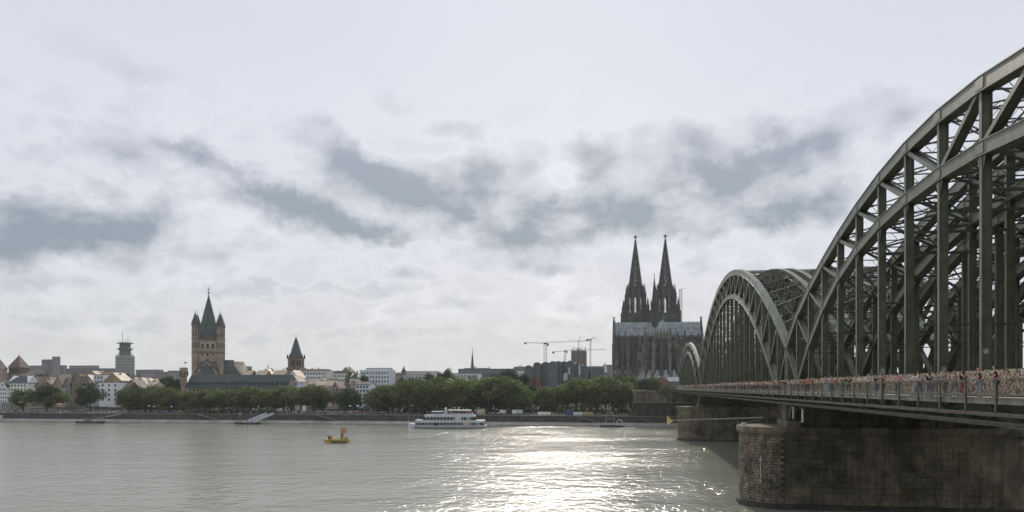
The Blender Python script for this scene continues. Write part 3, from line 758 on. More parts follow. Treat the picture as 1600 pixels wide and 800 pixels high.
# ------------------------------------------------------------------ houses
WM = {}
def winmesh(fr, gl):
    k = (fr.name, gl.name)
    if k not in WM:
        mb = MB(); mb.box(-.5, .5, -.04, .1, 0, 1); mb.cur = 1
        mb.box(-.42, -.03, -.06, -.042, .07, .93); mb.box(.03, .42, -.06, -.042, .07, .93)
        mb2 = mb.build('window', [fr, gl]); WM[k] = mb2.data; bpy.data.objects.remove(mb2)
    return WM[k]
def windows(root, x0, x1, z0, z1, cols, rows, ww, hh, fr=WFRAME, gl=WIN_G, y=-.02):
    me = winmesh(fr, gl)
    for r in range(rows):
        for c in range(cols):
            x = x0+(x1-x0)*(c+.5)/cols; z = z0+(z1-z0)*(r+.5)/rows-hh/2
            o = put('window', me, root, None, (x, y, z)); o.scale = (ww, 1.6, hh)
def house(label, px0, px1, ye, yr, w, wall, roof, cols=3, rows=3, typ='side', depth=12, base=None, cat='house', name='town_house', ch=1, wcol=WFRAME, group=None, ww=.5, rot=0, dorm=0):
    X0, Y0 = city(px0, w); X1, Y1 = city(px1, w); L = math.hypot(X1-X0, Y1-Y0); Ym = (Y0+Y1)/2; Xm = (X0+X1)/2
    zb = (5.3 if w < 55 else 9) if base is None else base
    ze = pz(ye, Ym); zr = pz(yr, Ym)
    t = thing(name, label, cat, (Xm, Ym, zb), -TH+rot, group)
    e, r_ = ze-zb, max(zr-zb, ze-zb+.1); h = L/2; D = depth
    mb = MB()
    if typ == 'gable': mb.prism([(-h, -1), (h, -1), (h, e), (0, r_), (-h, e)], 0, D)
    elif typ == 'flat': mb.box(-h, h, 0, D, -1, e)
    else: mb.prism([(0, -1), (D, -1), (D, e), (D/2, r_), (0, e)], -h, h, 'x')
    mb.build('wall', wall, t)
    mb = MB(); o = .35; th = .3
    if typ == 'gable':
        for s in (-1, 1): mb.prism([(0, r_+.02), (s*(h+o), e+.02-(r_-e)*o/h), (s*(h+o), e+th+.02-(r_-e)*o/h), (0, r_+th+.02)], -.4, D+.4)
    elif typ == 'flat':
        mb.box(-h-.15, h+.15, -.15, D+.15, e+.002, e+.5)
    elif typ == 'hip':
        k = min(h*.6, D/2)
        mb.add([(-h-o, -o, e), (h+o, -o, e), (h+o, D+o, e), (-h-o, D+o, e), (-h+k, D/2, r_), (h-k, D/2, r_)], [(0, 1, 5, 4), (1, 2, 5), (2, 3, 4, 5), (3, 0, 4), (3, 2, 1, 0)])
    else:
        for s, c0 in ((-1, -o), (1, D+o)): 
            zz = e-(r_-e)*o/(D/2)
            mb.prism([(D/2, r_+.02), (c0, zz+.02), (c0, zz+th), (D/2, r_+th)], -h-.3, h+.3, 'x')
    mb.build('roof', roof, t)
    if rows: windows(t, -h*.94, h*.94, max(.8, e-rows*3.3), e-.2, cols, rows, min(1.5, L/cols*ww), min(1.9, 1.8), wcol)
    if typ == 'gable' and r_-e > 3: windows(t, -h*.3, h*.3, e+.2, e+(r_-e)*.6, 1, 1, 1.0, 1.5, wcol)
    rg = random.Random(int(px0*13+w))
    for k in range(ch):
        mb = MB(); cx = rg.uniform(-h*.7, h*.7); cy = D*rg.uniform(.5, .7); top = (r_ if typ != 'gable' else r_-(r_-e)*abs(cx)/h)
        mb.box(cx-.5, cx+.5, cy-.5, cy+.5, e, top+rg.uniform(1, 1.8)); mb.box(cx-.6, cx+.6, cy-.6, cy+.6, top+1.9, top+2.1) if 0 else None
        mb.build('chimney', rg.choice([PINK, CREAM, TILE_G]), t)
    for k in range(dorm):
        x = -h+L*(k+.5)/dorm; zz = e+(r_-e)*.22; yy = D/2*.22
        mb = MB(); mb.box(x-.8, x+.8, yy-.6, yy+2.2, zz-.3, zz+1.3); mb.prism([(x-1, zz+1.302), (x+1, zz+1.302), (x, zz+2.1)], yy-.8, yy+3); d = mb.build('dormer', roof, t)
        mb = MB(); mb.box(x-.5, x+.5, yy-.66, yy-.602, zz, zz+1.1); mb.build('window', WIN_G, t)
    return t
# front row, left to right
house('steep dark roof between the pink house and the low pale roof', 52, 62, 600, 589, 96, PINK, TILE_D, 2, 1, 'gable', ch=2)
house('small sunlit roof just left of the ochre gable', 76, 84, 598, 590, 100, CREAM, TILE, 2, 1, 'gable', ch=2)
house('low brown roof behind the cream house with several chimneys', 64, 80, 596, 589, 112, OCHRE, TILE_G, 2, 1, ch=3)
house('narrow white front squeezed left of the narrow grey gable', 94, 99, 606, 600, 58, WH, TILE_D, 1, 4, 'side', ch=1)
house('small sunlit gable left of the square pink chimney block', 148, 157, 592, 585, 104, CREAM, TILE, 2, 1, 'gable', ch=1)
house('brown roof between the round office tower and the bright stepped roof', 190, 206, 595, 588, 100, OCHRE, TILE_G, 3, 1, ch=2)
house('sunlit double gable right of the grey roofed gabled house', 206, 215, 599, 590, 96, CREAM, TILE, 2, 1, 'gable', ch=2)
house('narrow sunlit gable right of the bright stepped roof', 227, 234, 599, 592, 100, WH, TILE, 1, 1, 'gable', ch=1)
house('dark roofed house hidden behind the left edge gable', 4, 16, 597, 589, 90, PINK, TILE_D, 3, 1, ch=2)
house('low roof right of the square church tower', 26, 42, 591, 584, 130, CREAM, TILE_G, 3, 1, ch=3)
house('brown roofed house above the third quay trees', 110, 124, 592, 585, 118, PINK, TILE_G, 3, 1, ch=2)
house('sunlit roof peeking above the pale blue block', 138, 150, 585, 580, 132, OCHRE, TILE, 3, 1, 'gable', ch=2)
house('tan house left of the gabled house near the narrow pink gable', 480, 496, 600, 592, 84, OCHRE, TILE, 3, 2, ch=2)
house('white gabled house between the two modern white blocks', 503, 512, 592, 585, 100, WH, TILE_G, 2, 1, 'gable', ch=1)
house('dark mansard roofed house left of the large white terraces', 546, 558, 592, 583, 112, WH, TILE_D, 3, 2, 'hip', ch=1)
house('white gabled house at the left edge behind the quay cafe', -4, 11, 605, 594, 62, WH, TILE_D, 4, 4, 'gable')
house('long white house with dark hipped roof beside the leftmost gable', 11, 42, 599, 587, 64, WH, SLATE, 6, 5, 'hip', ww=.5)
house('pink house with tiled roof right of the long white house', 41, 58, 600, 591, 72, PINK, TILE_G, 3, 3)
house('low house with pale roof above the second quay trees', 57, 70, 603, 594, 80, CREAM, TILE, 3, 2, ch=2)
house('cream house with bright roof and several chimneys', 69, 85, 600, 592, 82, CREAM, TILE, 3, 2, ch=3)
house('tall ochre gabled house between the grey narrow house and the cream roofs', 83, 99, 603, 586, 66, OCHRE, TILE_G, 3, 4, 'gable')
house('narrow grey gabled house left of the half timbered brown one', 99, 110, 602, 590, 60, GREYB, TILE_D, 2, 5, 'gable', ww=.6)
house('narrow brown fronted house with dark steep roof', 110, 120, 603, 588, 61, ORANGE, TILE_D, 2, 4, 'gable')
house('dark roofed house behind the narrow grey gable', 96, 123, 593, 584, 90, OCHRE, TILE_D, 3, 2, 'hip')
house('cool white house with dormers left of the tall white block', 122, 146, 603, 597, 66, WHB, TILE_D, 5, 4, ch=2, dorm=4)
house('house with sunlit pale gable roof behind the cool white house', 128, 146, 596, 586, 92, OCHRE, TILE, 3, 1, 'gable', ch=2)
house('pale blue block with flat roof left of the tall white block', 146, 162, 586, 585, 80, WHB, GREYB, 3, 4, 'flat', ch=0)
house('tall white block with four window rows facing the river', 155, 186, 598, 596, 58, WH, GREYB, 3, 4, 'flat', ch=0, ww=.4)
house('steep roofed house with bright right slope behind the tall white block', 163, 190, 595, 583, 78, OCHRE, TILE, 3, 1, 'gable', ch=2)
house('square pink chimney block rising behind the tall white block', 158, 168, 582, 581, 95, PINK, TILE, 1, 0, 'flat', ch=0)
house('orange house beside the tall white block', 186, 201, 607, 597, 62, ORANGE, TILE_G, 3, 4, 'side')
house('grey roofed gabled house right of the orange house', 198, 216, 606, 594, 72, OCHRE, TILE_G, 3, 3, 'gable')
house('house with large bright roof and stepped chimneys', 214, 228, 601, 591, 86, CREAM, TILE, 3, 2, 'gable', ch=3)
house('low bright roofed house left of the dark trees', 226, 241, 603, 597, 84, CREAM, TILE, 3, 2, ch=2)
t = house('long riverside warehouse with blue slate roof and a row of dormers', 290, 449, 605, 586, 55, TUFF, SLATE_B, 26, 3, 'side', depth=15, cat='warehouse', name='warehouse', ch=0, wcol=TUFF_D, ww=.55, dorm=22)
# stair turret of the warehouse
tw = thing('brick_turret', 'square brick stair turret with flat top and flag at the end of the slate roof', 'turret', (*city(287, 56), 5.3), -TH)
Yt = city(287, 56)[1]; k = Yt/F
mb = MB(); mb.lathe([(4.0*k, 0), (4.0*k, (606-596)*k+12.8), (5.0*k, (606-594)*k+12.8), (5.0*k, pz(589, Yt)-5.3), (6.2*k, pz(587, Yt)-5.3), (6.2*k, pz(574.5, Yt)-5.3), (5.4*k, pz(574.5, Yt)-5.3), (5.4*k, pz(576, Yt)-5.3)], 8, rot=PI/8); mb.build('shaft', TUFF, tw)
mb = MB(); mb.lathe([(6.5*k, pz(588, Yt)-5.3), (6.5*k, pz(587, Yt)-5.3)], 8, rot=PI/8); mb.lathe([(6.4*k, pz(580, Yt)-5.3), (6.4*k, pz(579.4, Yt)-5.3)], 8, rot=PI/8); mb.build('cornice', TUFF_D, tw)
for a in range(8):
    mb = MB(); an = a*PI/4; mb.bar((6.3*k*.93*math.cos(an), 6.3*k*.93*math.sin(an), pz(586, Yt)-5.3), (6.3*k*.93*math.cos(an), 6.3*k*.93*math.sin(an), pz(581, Yt)-5.3), .5, .9, (-math.sin(an), math.cos(an), 0)); mb.build('window', WIN_D, tw)
fl = thing('flag', 'small flag on a pole above the brick stair turret', 'flag', (*city(288, 56), pz(575, Yt)), -TH)
mb = MB(); mb.tube((0, 0, 0), (0, 0, 10*k), .12, .08); mb.build('pole', WFRAME, fl)
mb = MB(); mb.add([(0, 0, 9.6*k), (1.7, .1, 9.0*k), (1.9, -.1, 6.8*k), (.1, 0, 7.8*k), (0, .06, 9.6*k), (1.7, .16, 9.0*k), (1.9, -.04, 6.8*k), (.1, .06, 7.8*k)], [(0, 1, 2, 3), (7, 6, 5, 4), (0, 4, 5, 1), (1, 5, 6, 2), (2, 6, 7, 3), (3, 7, 4, 0)]); mb.build('cloth', CLOTHES['red'], fl)
# old town behind the warehouse
house('grey block like chimney house above the slate roof', 374, 382, 573, 572, 150, GREYB, GREYD, 1, 1, 'flat', ch=0)
house('bright roofed house right of the great church', 376, 391, 587, 579, 110, OCHRE, TILE, 2, 1, ch=0)
house('first of the pale roofs above the middle of the warehouse', 398, 414, 588, 579, 112, OCHRE, TILE, 2, 1, ch=1)
house('second pale roof above the warehouse with a tall chimney', 410, 424, 585, 577, 128, OCHRE, TILE, 2, 1, 'gable', ch=2)
house('third pale roof above the warehouse left of the town hall tower', 424, 444, 588, 579, 112, OCHRE, TILE, 2, 1, ch=1)
house('white gabled house at the foot of the town hall tower', 449, 466, 590, 579, 75, WH, TILE, 3, 3, 'gable', ch=0)
house('narrow white gable in front of the town hall tower', 455, 465, 596, 588, 66, WHB, TILE, 2, 2, 'gable', ch=0)
house('white modern block with planted roof right of the town hall tower', 473, 512, 580, 579, 130, WHB, GREYB, 8, 3, 'flat', ch=0, ww=.6)
house('pinkish building with terracotta roof edge behind the modern block', 470, 508, 577.5, 576.5, 170, PINK, TILE, 8, 2, 'flat', ch=2)
house('gabled house with pale roof left of the narrow pink gable', 494, 512, 602, 596, 78, CREAM, TILE, 3, 3, 'side', ch=1)
house('small pale roofed house behind the narrow pink gable', 508, 522, 603, 595, 70, CREAM, TILE, 3, 2, 'side', ch=2)
house('narrow pink and white curved gable house', 518, 529.5, 606, 597, 60, PINK, TILE_G, 2, 4, 'gable', ch=0, wcol=WIN_D, ww=.5)
house('wide white modern museum block with two rows of windows', 512, 564, 584, 583, 140, WH, GREYB, 12, 3, 'flat', ch=0, ww=.6)
house('dark shed roof house on top of the wide white block', 534, 546, 581, 574, 160, GREYD, SLATE, 2, 1, 'gable', ch=0)
house('grey roofed row behind the dark quay tree', 529, 556, 609, 601, 80, CREAM, TILE_D, 5, 3, 'side', ch=2)
house('dark steep roofed house left of the cool white flats', 546, 560, 604, 594, 72, PINK, TILE_D, 3, 3, 'gable', ch=1)
house('cool white block of flats with balconies', 556, 577, 601, 597, 56, WHB, TILE_D, 4, 5, 'side', ch=0, ww=.6)
house('large white building with planted roof terraces', 562, 610, 579, 578, 135, WHB, WH, 10, 4, 'flat', ch=0, ww=.5)
house('white rooftop pavilion on the large white building', 572, 606, 576, 575, 150, WH, SLATE, 6, 1, 'flat', ch=0)
house('pink fronted hall left of the small roof turret', 614, 628, 583, 581, 150, PINK, GREYB, 4, 1, 'flat', ch=0)
t = house('long hall with low grey roof and small pointed turret', 626, 680, 586, 580, 150, WH, GREYB, 10, 2, 'side', ch=0)
Yc = city(631, 150)[1]; kk = Yc/F; mb = MB(); X_, Y_ = city(631, 150)
tt = thing('roof_turret', 'small pointed slate turret rising from the long grey roofed hall', 'turret', (X_, Y_, pz(586, Y_)), -TH)
mb.lathe([(4*kk, 0), (4*kk, 5*kk)], 4, rot=PI/4); mb.build('base', GREYB, tt); mb = MB(); mb.lathe([(5*kk, 5*kk), (1.6*kk, 10*kk), (.05, 15.5*kk)], 4, rot=PI/4); mb.build('spire', SLATE, tt)
house('pale flat roofed building left of the needle spire', 690, 748, 584, 582.5, 160, WHB, GREYB, 12, 1, 'flat', ch=0)
house('long grey block under the needle spire', 716, 808, 577, 576, 230, GREYD, GREYD, 14, 1, 'flat', ch=3)
house('low grey block stepped up beside the needle spire', 725, 762, 576, 574.5, 260, GREYB, GREYD, 6, 1, 'flat', ch=2)
house('small white dormer house peeking over the centre trees', 694, 705, 597, 592, 100, WHB, TILE_D, 2, 1, 'gable', ch=0)
house('left white curved gable peeking over the centre trees', 720, 725, 597, 591, 90, WH, TILE_D, 1, 1, 'gable', ch=0)
house('right white curved gable peeking over the centre trees', 731, 739, 598, 589, 90, CREAM, TILE_D, 1, 1, 'gable', ch=0)
house('dark roof between the two white curved gables', 724, 732, 597, 592, 94, CREAM, TILE_D, 1, 1, 'side', ch=0)
house('pink grey block left of the zinc museum', 803, 822, 574, 573, 200, GREYP, GREYD, 5, 1, 'flat', ch=2)
house('white lower wing left of the zinc museum', 808, 821, 580, 579, 160, WH, GREYB, 3, 2, 'flat', ch=0)
house('red brick house with grey roof in front of the cathedral', 1021, 1045, 596, 588, 120, BRICK, LEAD, 5, 1, 'gable', base=12, depth=14, ch=0)
house('grey building at the foot of the right cathedral transept', 1044, 1064, 596, 590, 130, GREYD, LEAD, 4, 2, 'side', base=12, ch=0)
house('small stone gatehouse left of the red brick house', 983, 990, 598, 597, 62, CONC, CONC, 1, 0, 'flat', base=10, depth=6, ch=0)
# distant skyline
def block(label, px0, px1, yt, w, m, cols, rows, base=9, parts=(), cat='office block', depth=9):
    t = house(label, px0, px1, yt, yt-1, w, m, GREYD, cols, rows, 'flat', base=base, depth=depth, cat=cat, name='office_block', ch=0, wcol=GREYB)
    return t
block('low grey office block at far left behind the roofs', 42, 66, 571.5, 900, GREYP, 9, 2)
block('stepped grey middle block of the far left office group', 65, 82, 562, 930, GREYD, 5, 5)
block('slim dark tower of the far left office group', 81.5, 89, 557.5, 900, GREYP, 2, 6)
block('short right block of the far left office group', 88, 99.5, 571, 920, GREYP, 4, 3)
block('long teal grey hall left of the round office tower', 103, 180, 576, 820, GREYD, 24, 2)
block('upper storey of the long teal grey hall', 108, 150, 571.5, 850, GREYB, 12, 1)
block('low grey slab right of the round office tower', 212, 250, 578, 700, GREYB, 14, 2)
block('pale low building between the grey slab and the brick turret', 240, 262, 581.5, 620, GREYP, 8, 1)
block('flat distant block left of the great church', 262, 284, 579.5, 760, GREYB, 8, 1)
block('distant low block right of the town hall tower', 500, 540, 580, 500, GREYB, 10, 1)
for i, (x0, x1, yt) in enumerate(((-10, 20, 583), (355, 380, 585), (605, 640, 585), (760, 800, 577))):
    block(['distant grey block behind the square church tower', 'distant grey block right of the great church', 'distant grey block between the white building and the turret hall', 'distant grey block right of the needle spire'][i], x0, x1, yt, 420, GREYD, 8, 1)
# far hills / city rim so nothing ends in the water
mb = MB()
vs = [(-3200+i*160, 1400+80*math.sin(i*1.7), 8) for i in range(41)]; n = 41
vs += [(v[0], v[1]+60, 20+3*math.sin(i*.9)+2*math.sin(i*2.3)) for i, v in enumerate(vs[:41])]; vs += [(v[0], 4500, 20) for v in vs[:41]]
fs = [(r*n+i, r*n+i+1, (r+1)*n+i+1, (r+1)*n+i) for r in range(2) for i in range(n-1)]
mb.add(vs, fs); bobj(mb, 'far_terrain', mat('far_wooded_city', (.12, .13, .12), .95, .3, .01), 'structure')

# ------------------------------------------------------------------ left landmarks
def spire_thing(name, label, cat, px, w, base=9): 
    X, Y = city(px, w); t = thing(name, label, cat, (X, Y, base), -TH); return t, Y, Y/F
# square church tower with pyramid roof
t, Y, k = spire_thing('church_tower', 'square church tower with brown pyramid roof near the left edge', 'church tower', 22, 220)
z = lambda y: pz(y, Y)-9
mb = MB(); mb.box(-9.8*k, 9.8*k, 0, 19.6*k, 0, z(574)); mb.build('wall', TUFF_D, t)
mb = MB(); mb.add([(-11*k, -k, z(574)), (11*k, -k, z(574)), (11*k, 20.6*k, z(574)), (-11*k, 20.6*k, z(574)), (0, 9.8*k, z(554.5))], [(0, 1, 4), (1, 2, 4), (2, 3, 4), (3, 0, 4), (3, 2, 1, 0)]); mb.build('roof', mat('brown_pyramid_roof', (.13, .085, .065), .7, .15, .2), t)
mb = MB(); mb.tube((0, 9.8*k, z(555)), (0, 9.8*k, z(551)), .2, .1); mb.build('finial', CONC, t)
for i in range(5): mb = MB(); x = (-7.4+3.7*i)*k; mb.box(x-k, x+k, -.1, .1, z(582), z(577)); mb.build('window', WIN_D, t)
t, Y, k = spire_thing('church_tower', 'red roofed tower cut off by the left edge of the picture', 'church tower', -6, 210)
mb = MB(); mb.box(-7*k, 7*k, 0, 14*k, 0, pz(577, Y)-9); mb.build('wall', PINK, t)
mb = MB(); mb.add([(-8*k, 0, pz(577, Y)-9), (8.3*k, 0, pz(577, Y)-9), (8.3*k, 15*k, pz(577, Y)-9), (-8*k, 15*k, pz(577, Y)-9), (0, 7*k, pz(560, Y)-9)], [(0, 1, 4), (1, 2, 4), (2, 3, 4), (3, 0, 4), (3, 2, 1, 0)]); mb.build('roof', TILE_G, t)

# round office tower with antennas
t, Y, k = spire_thing('office_tower', 'round office tower with stepped top platforms and antennas', 'tower', 195.5, 560)
z = lambda y: pz(y, Y)-9
mb = MB(); mb.lathe([(13*k, 0), (13.6*k, z(556))], 24); mb.build('shaft', mat('pale_tower_cladding', (.40, .43, .40), .6, .05), t)
for i in range(12):
    y = 557.5+i*2.3; mb = MB(); mb.lathe([(13.75*k, z(y+1.1)), (13.75*k, z(y))], 24); mb.build('window_band', GREYD, t)
mb = MB(); mb.lathe([(8*k, z(556)), (8*k, z(548)), (10*k, z(545)), (8*k, z(543)), (8*k, z(537)), (6*k, z(535))], 20); mb.build('upper_core', GREYD, t)
for y, r in ((544.5, 12), (546.5, 10.5), (536, 12.5), (551, 10), (554, 12)):
    mb = MB(); mb.lathe([(r*k, z(y+.8)), (r*k, z(y))], 20); mb.build('platform', COPPER if y < 546 else GREYB, t)
for dx, y in ((-4.5, 516), (5, 524), (1, 529), (-9, 531), (9, 531)):
    mb = MB(); mb.tube((dx*k, 0, z(536)), (dx*k, 0, z(y)), .45*k, .2*k, 5); mb.build('antenna', GREYD, t)

# great romanesque church -------------------------------------------
W_ = 125; X, Y = city(326, W_); k = Y/F; GB = 9.0
gm = thing('romanesque_church', 'great romanesque church with four corner turrets round a tall crossing spire', 'church', (X, Y, GB), -TH)
z = lambda y: pz(y, Y)-GB
ang = R(26); hs = 18.2*k
def rot2(x, y): return (x*math.cos(ang)-y*math.sin(ang), x*math.sin(ang)+y*math.cos(ang))
def rbox(mb, x0, x1, y0, y1, z0, z1):
    P = [rot2(*p) for p in ((x0, y0), (x1, y0), (x1, y1), (x0, y1))]; mb.prism(P, z0, z1, 'z')
mb = MB(); rbox(mb, -hs, hs, -hs, hs, 0, z(530)); mb.build('tower_wall', TUFF, gm)
for y, o in ((529.5, 1.0), (550.5, .8), (566, .5)):
    mb = MB(); rbox(mb, -hs-o, hs+o, -hs-o, hs+o, z(y+1.3), z(y)); mb.build('cornice', TUFF_D, gm)
for face in range(2):
    for i in range(3):
        for (y0, y1, wd) in ((546, 537.5, 2.0), (557.5, 552.5, 1.4)):
            mb = MB(); x = (-7.4+7.4*i)*k; a_, b_ = (x-wd*k, x+wd*k)
            if face == 0: rbox(mb, a_, b_, -hs-.25, -hs+.2, z(y0), z(y1))
            else: rbox(mb, hs-.2, hs+.25, a_, b_, z(y0), z(y1))
            mb.build('window', WIN_D, gm)
            mb = MB()   # surround arch
            if face == 0: rbox(mb, a_-.5, b_+.5, -hs-.18, -hs+.1, z(y0)-.4, z(y1)+.7)
            else: rbox(mb, hs-.1, hs+.18, a_-.5, b_+.5, z(y0)-.4, z(y1)+.7)
            mb.build('window_surround', CREAM, gm)
mb = MB(); P = [(21*k, z(530)), (19*k, z(527)), (13.2*k, z(512)), (9.2*k, z(495)), (4.9*k, z(478)), (.25, z(461))]
mb.lathe(P, 8, rot=ang+PI/8); mb.build('spire', mat('weathered_copper_slate', (.05, .075, .068), .5, .2, .3, 0, 4, 0, .5, .2), gm)
mb = MB(); mb.tube((0, 0, z(462)), (0, 0, z(448)), .35, .15, 6); mb.bar((-1.6, 0, z(452)), (1.6, 0, z(452)), .4, .4); mb.lathe([(.1, z(459)), (1.2, z(457.5)), (.1, z(456))], 8); mb.build('cross', GREYD, gm)
for cx, cy in ((-1, -1), (1, -1), (1, 1), (-1, 1)):
    x, y_ = rot2(cx*hs*.97, cy*hs*.97); r = 5.3*k
    mb = MB(); mb.lathe([(r, 0), (r, z(508.5))], 8, (x, y_), PI/8); tu = mb.build('corner_turret', TUFF, gm)
    for yy in (530, 519, 551, 509.5):
        mb = MB(); mb.lathe([(r+.35, z(yy+1)), (r+.35, z(yy))], 8, (x, y_), PI/8); mb.build('string_course', TUFF_D, tu)
    mb = MB(); mb.lathe([(r+.5, z(508.5)), (r*.75, z(501)), (.15, z(490))], 8, (x, y_), PI/8); mb.tube((x, y_, z(490.5)), (x, y_, z(485.5)), .18, .1, 5); mb.build('turret_spire', SLATE, tu)
    for a in range(8):
        an = a*PI/4; q = r*math.cos(PI/8)
        for (ya, yb) in ((528, 521.5), (517, 511.5), (545, 536)):
            c_, s_ = math.cos(an), math.sin(an); mb = MB()
            mb.bar((x+c_*(q+.02), y_+s_*(q+.02), z(ya)), (x+c_*(q+.02), y_+s_*(q+.02), z(yb)), .75, .2, (-s_, c_, 0)); mb.build('window', WIN_D, tu)
# the three apse arms with gables and cone roofs
for (an, gx_) in ((-PI/2-.0, 0), (0, 0)):
    a2 = an+ang; dx, dy = math.cos(a2), math.sin(a2); px_, py_ = -dy, dx
    o = hs+1; L = 8
    def q(f, s_, zz): return (dx*f+px_*s_, dy*f+py_*s_, zz)
    hw = 15*k; ze_, zp_ = z(581), z(564)
    mb = MB(); mb.add([q(hs, -hw, 0), q(hs, hw, 0), q(hs, hw, ze_), q(hs, 0, zp_), q(hs, -hw, ze_), q(o+L, -hw, 0), q(o+L, hw, 0), q(o+L, hw, ze_), q(o+L, 0, zp_), q(o+L, -hw, ze_)],
        [(0, 1, 2, 3, 4), (5, 6, 7, 8, 9), (0, 1, 6, 5), (1, 2, 7, 6), (2, 3, 8, 7), (3, 4, 9, 8), (4, 0, 5, 9)]); mb.build('apse_gable', TUFF, gm)
    mb = MB()
    for s_ in (-1, 1): mb.add([q(hs-.2, 0, zp_+.9), q(o+L+.4, 0, zp_+.9), q(o+L+.4, s_*(hw+1), ze_-.2), q(hs-.2, s_*(hw+1), ze_-.2), q(hs-.2, 0, zp_+.1), q(o+L+.4, 0, zp_+.1), q(o+L+.4, s_*(hw+1), ze_-1), q(hs-.2, s_*(hw+1), ze_-1)], [(0, 1, 2, 3), (7, 6, 5, 4), (0, 4, 5, 1), (1, 5, 6, 2), (2, 6, 7, 3), (3, 7, 4, 0)])
    mb.build('gable_roof', SLATE, gm)
    cx, cy = dx*(o+L), dy*(o+L)
    mb = MB(); mb.lathe([(11*k, 0), (11*k, z(584))], 14, (cx, cy)); mb.build('apse_wall', TUFF, gm)
    mb = MB(); mb.lathe([(12*k, z(585)), (.3, z(569))], 14, (cx, cy)); mb.build('apse_roof', SLATE_B, gm)
    for i, s_ in ((0, -.45), (1, .45)):
        mb = MB(); p0 = q(o+L+.05, s_*hw, z(578)); mb.bar(p0, (p0[0], p0[1], z(573.5)), 1.2, .3, (px_, py_, 0)); mb.build('window', WIN_D, gm)
Xn, Yn = 26*k, 16
mb = MB(); mb.box(23*k, 44*k, 10, 24, 0, z(580)); mb.build('nave_wall', CREAM, gm)
mb = MB(); mb.prism([(8, z(581)), (17, z(564)), (26, z(581))], 22*k, 40*k, 'x'); mb.add([(40*k, 8, z(581)), (40*k, 26, z(581)), (48*k, 8, z(584)), (40*k, 17, z(564))], [(0, 2, 3), (2, 1, 3), (0, 1, 2)]); mb.build('nave_roof', TILE, gm)

# town hall tower -----------------------------------------------------
X, Y = city(457.5, 190); k = Y/F*.93
th = thing('town_hall_tower', 'gothic town hall tower with dark pointed roof and corner pinnacles', 'tower', (X, Y, 9), -TH)
z = lambda y: pz(y, Y)-9
TS = mat('town_hall_stone', (.24, .175, .11), .9, .2, .3)
mb = MB(); mb.box(-12.5*k, 12.5*k, 0, 25*k, 0, z(574)); mb.build('lower_stage', TS, th)
mb = MB(); mb.lathe([(13.4*k, z(574)), (13.4*k, z(559))], 8, (0, 12.5*k), PI/8); mb.build('upper_stage', TS, th)
for y in (574, 559.5): mb = MB(); mb.lathe([(14.2*k, z(y+1)), (14.2*k, z(y))], 8, (0, 12.5*k), PI/8); mb.build('cornice', TUFF_D, th)
mb = MB(); mb.lathe([(11.2*k, z(559)), (8.6*k, z(550)), (6.0*k, z(541)), (3.6*k, z(534)), (2.7*k, z(532)), (3.2*k, z(531.8)), (.2, z(526))], 8, (0, 12.5*k), PI/8); mb.tube((0, 12.5*k, z(526)), (0, 12.5*k, z(521.5)), .25, .12, 5); mb.build('roof', SLATE, th)
for a in range(8):
    an = a*PI/4+PI/8; c_, s_ = math.cos(an), math.sin(an); x, y_ = 13.8*k*c_, 12.5*k+13.8*k*s_
    mb = MB(); mb.lathe([(.9, z(560)), (.9, z(557)), (.1, z(552.5))], 6, (x, y_)); mb.build('pinnacle', TUFF_D, th)
    an = a*PI/4; c_, s_ = math.cos(an), math.sin(an); r = 13.4*k*math.cos(PI/8)+.05
    for o in (-2.2*k, 2.2*k):
        p0 = (r*c_-s_*o, 12.5*k+r*s_+c_*o); mb = MB(); mb.bar((*p0, z(572)), (*p0, z(563)), 1.6, .25, (-s_, c_, 0)); mb.build('window', WIN_D, th)
for i in range(3):
    for (ya, yb) in ((584, 577), (596, 588)):
        mb = MB(); x = (-7.5+7.5*i)*k; mb.box(x-1.5*k, x+1.5*k, -.15, .1, z(ya), z(yb)); mb.build('window', WIN_D, th)

# needle spire
X, Y = city(738, 300); k = Y/F
ns = thing('needle_spire', 'thin dark needle spire standing alone above the centre trees', 'spire', (X, Y, 9), -TH)
z = lambda y: pz(y, Y)-9
mb = MB(); mb.lathe([(2.5*k, 0), (2.5*k, z(573)), (2.9*k, z(572.5)), (2.1*k, z(571)), (1.5*k, z(562)), (.5*k, z(551)), (.15, z(547))], 8); mb.build('shaft', SLATE, ns)
mb = MB(); mb.tube((0, 0, z(548)), (0, 0, z(544)), .3, .15, 5); mb.bar((-.9, 0, z(546)), (.9, 0, z(546)), .3, .3); mb.build('cross', GREYD, ns)
X, Y = city(419, 330); k = Y/F
s2 = thing('roof_flèche'.replace('è', 'e'), 'tiny thin spire between the pale roofs and the town hall tower', 'spire', (X, Y, 9), -TH)
mb = MB(); mb.lathe([(1.5*k, 0), (1.4*k, pz(579, Y)-9), (.1, pz(568, Y)-9)], 6); mb.build('shaft', SLATE, s2)

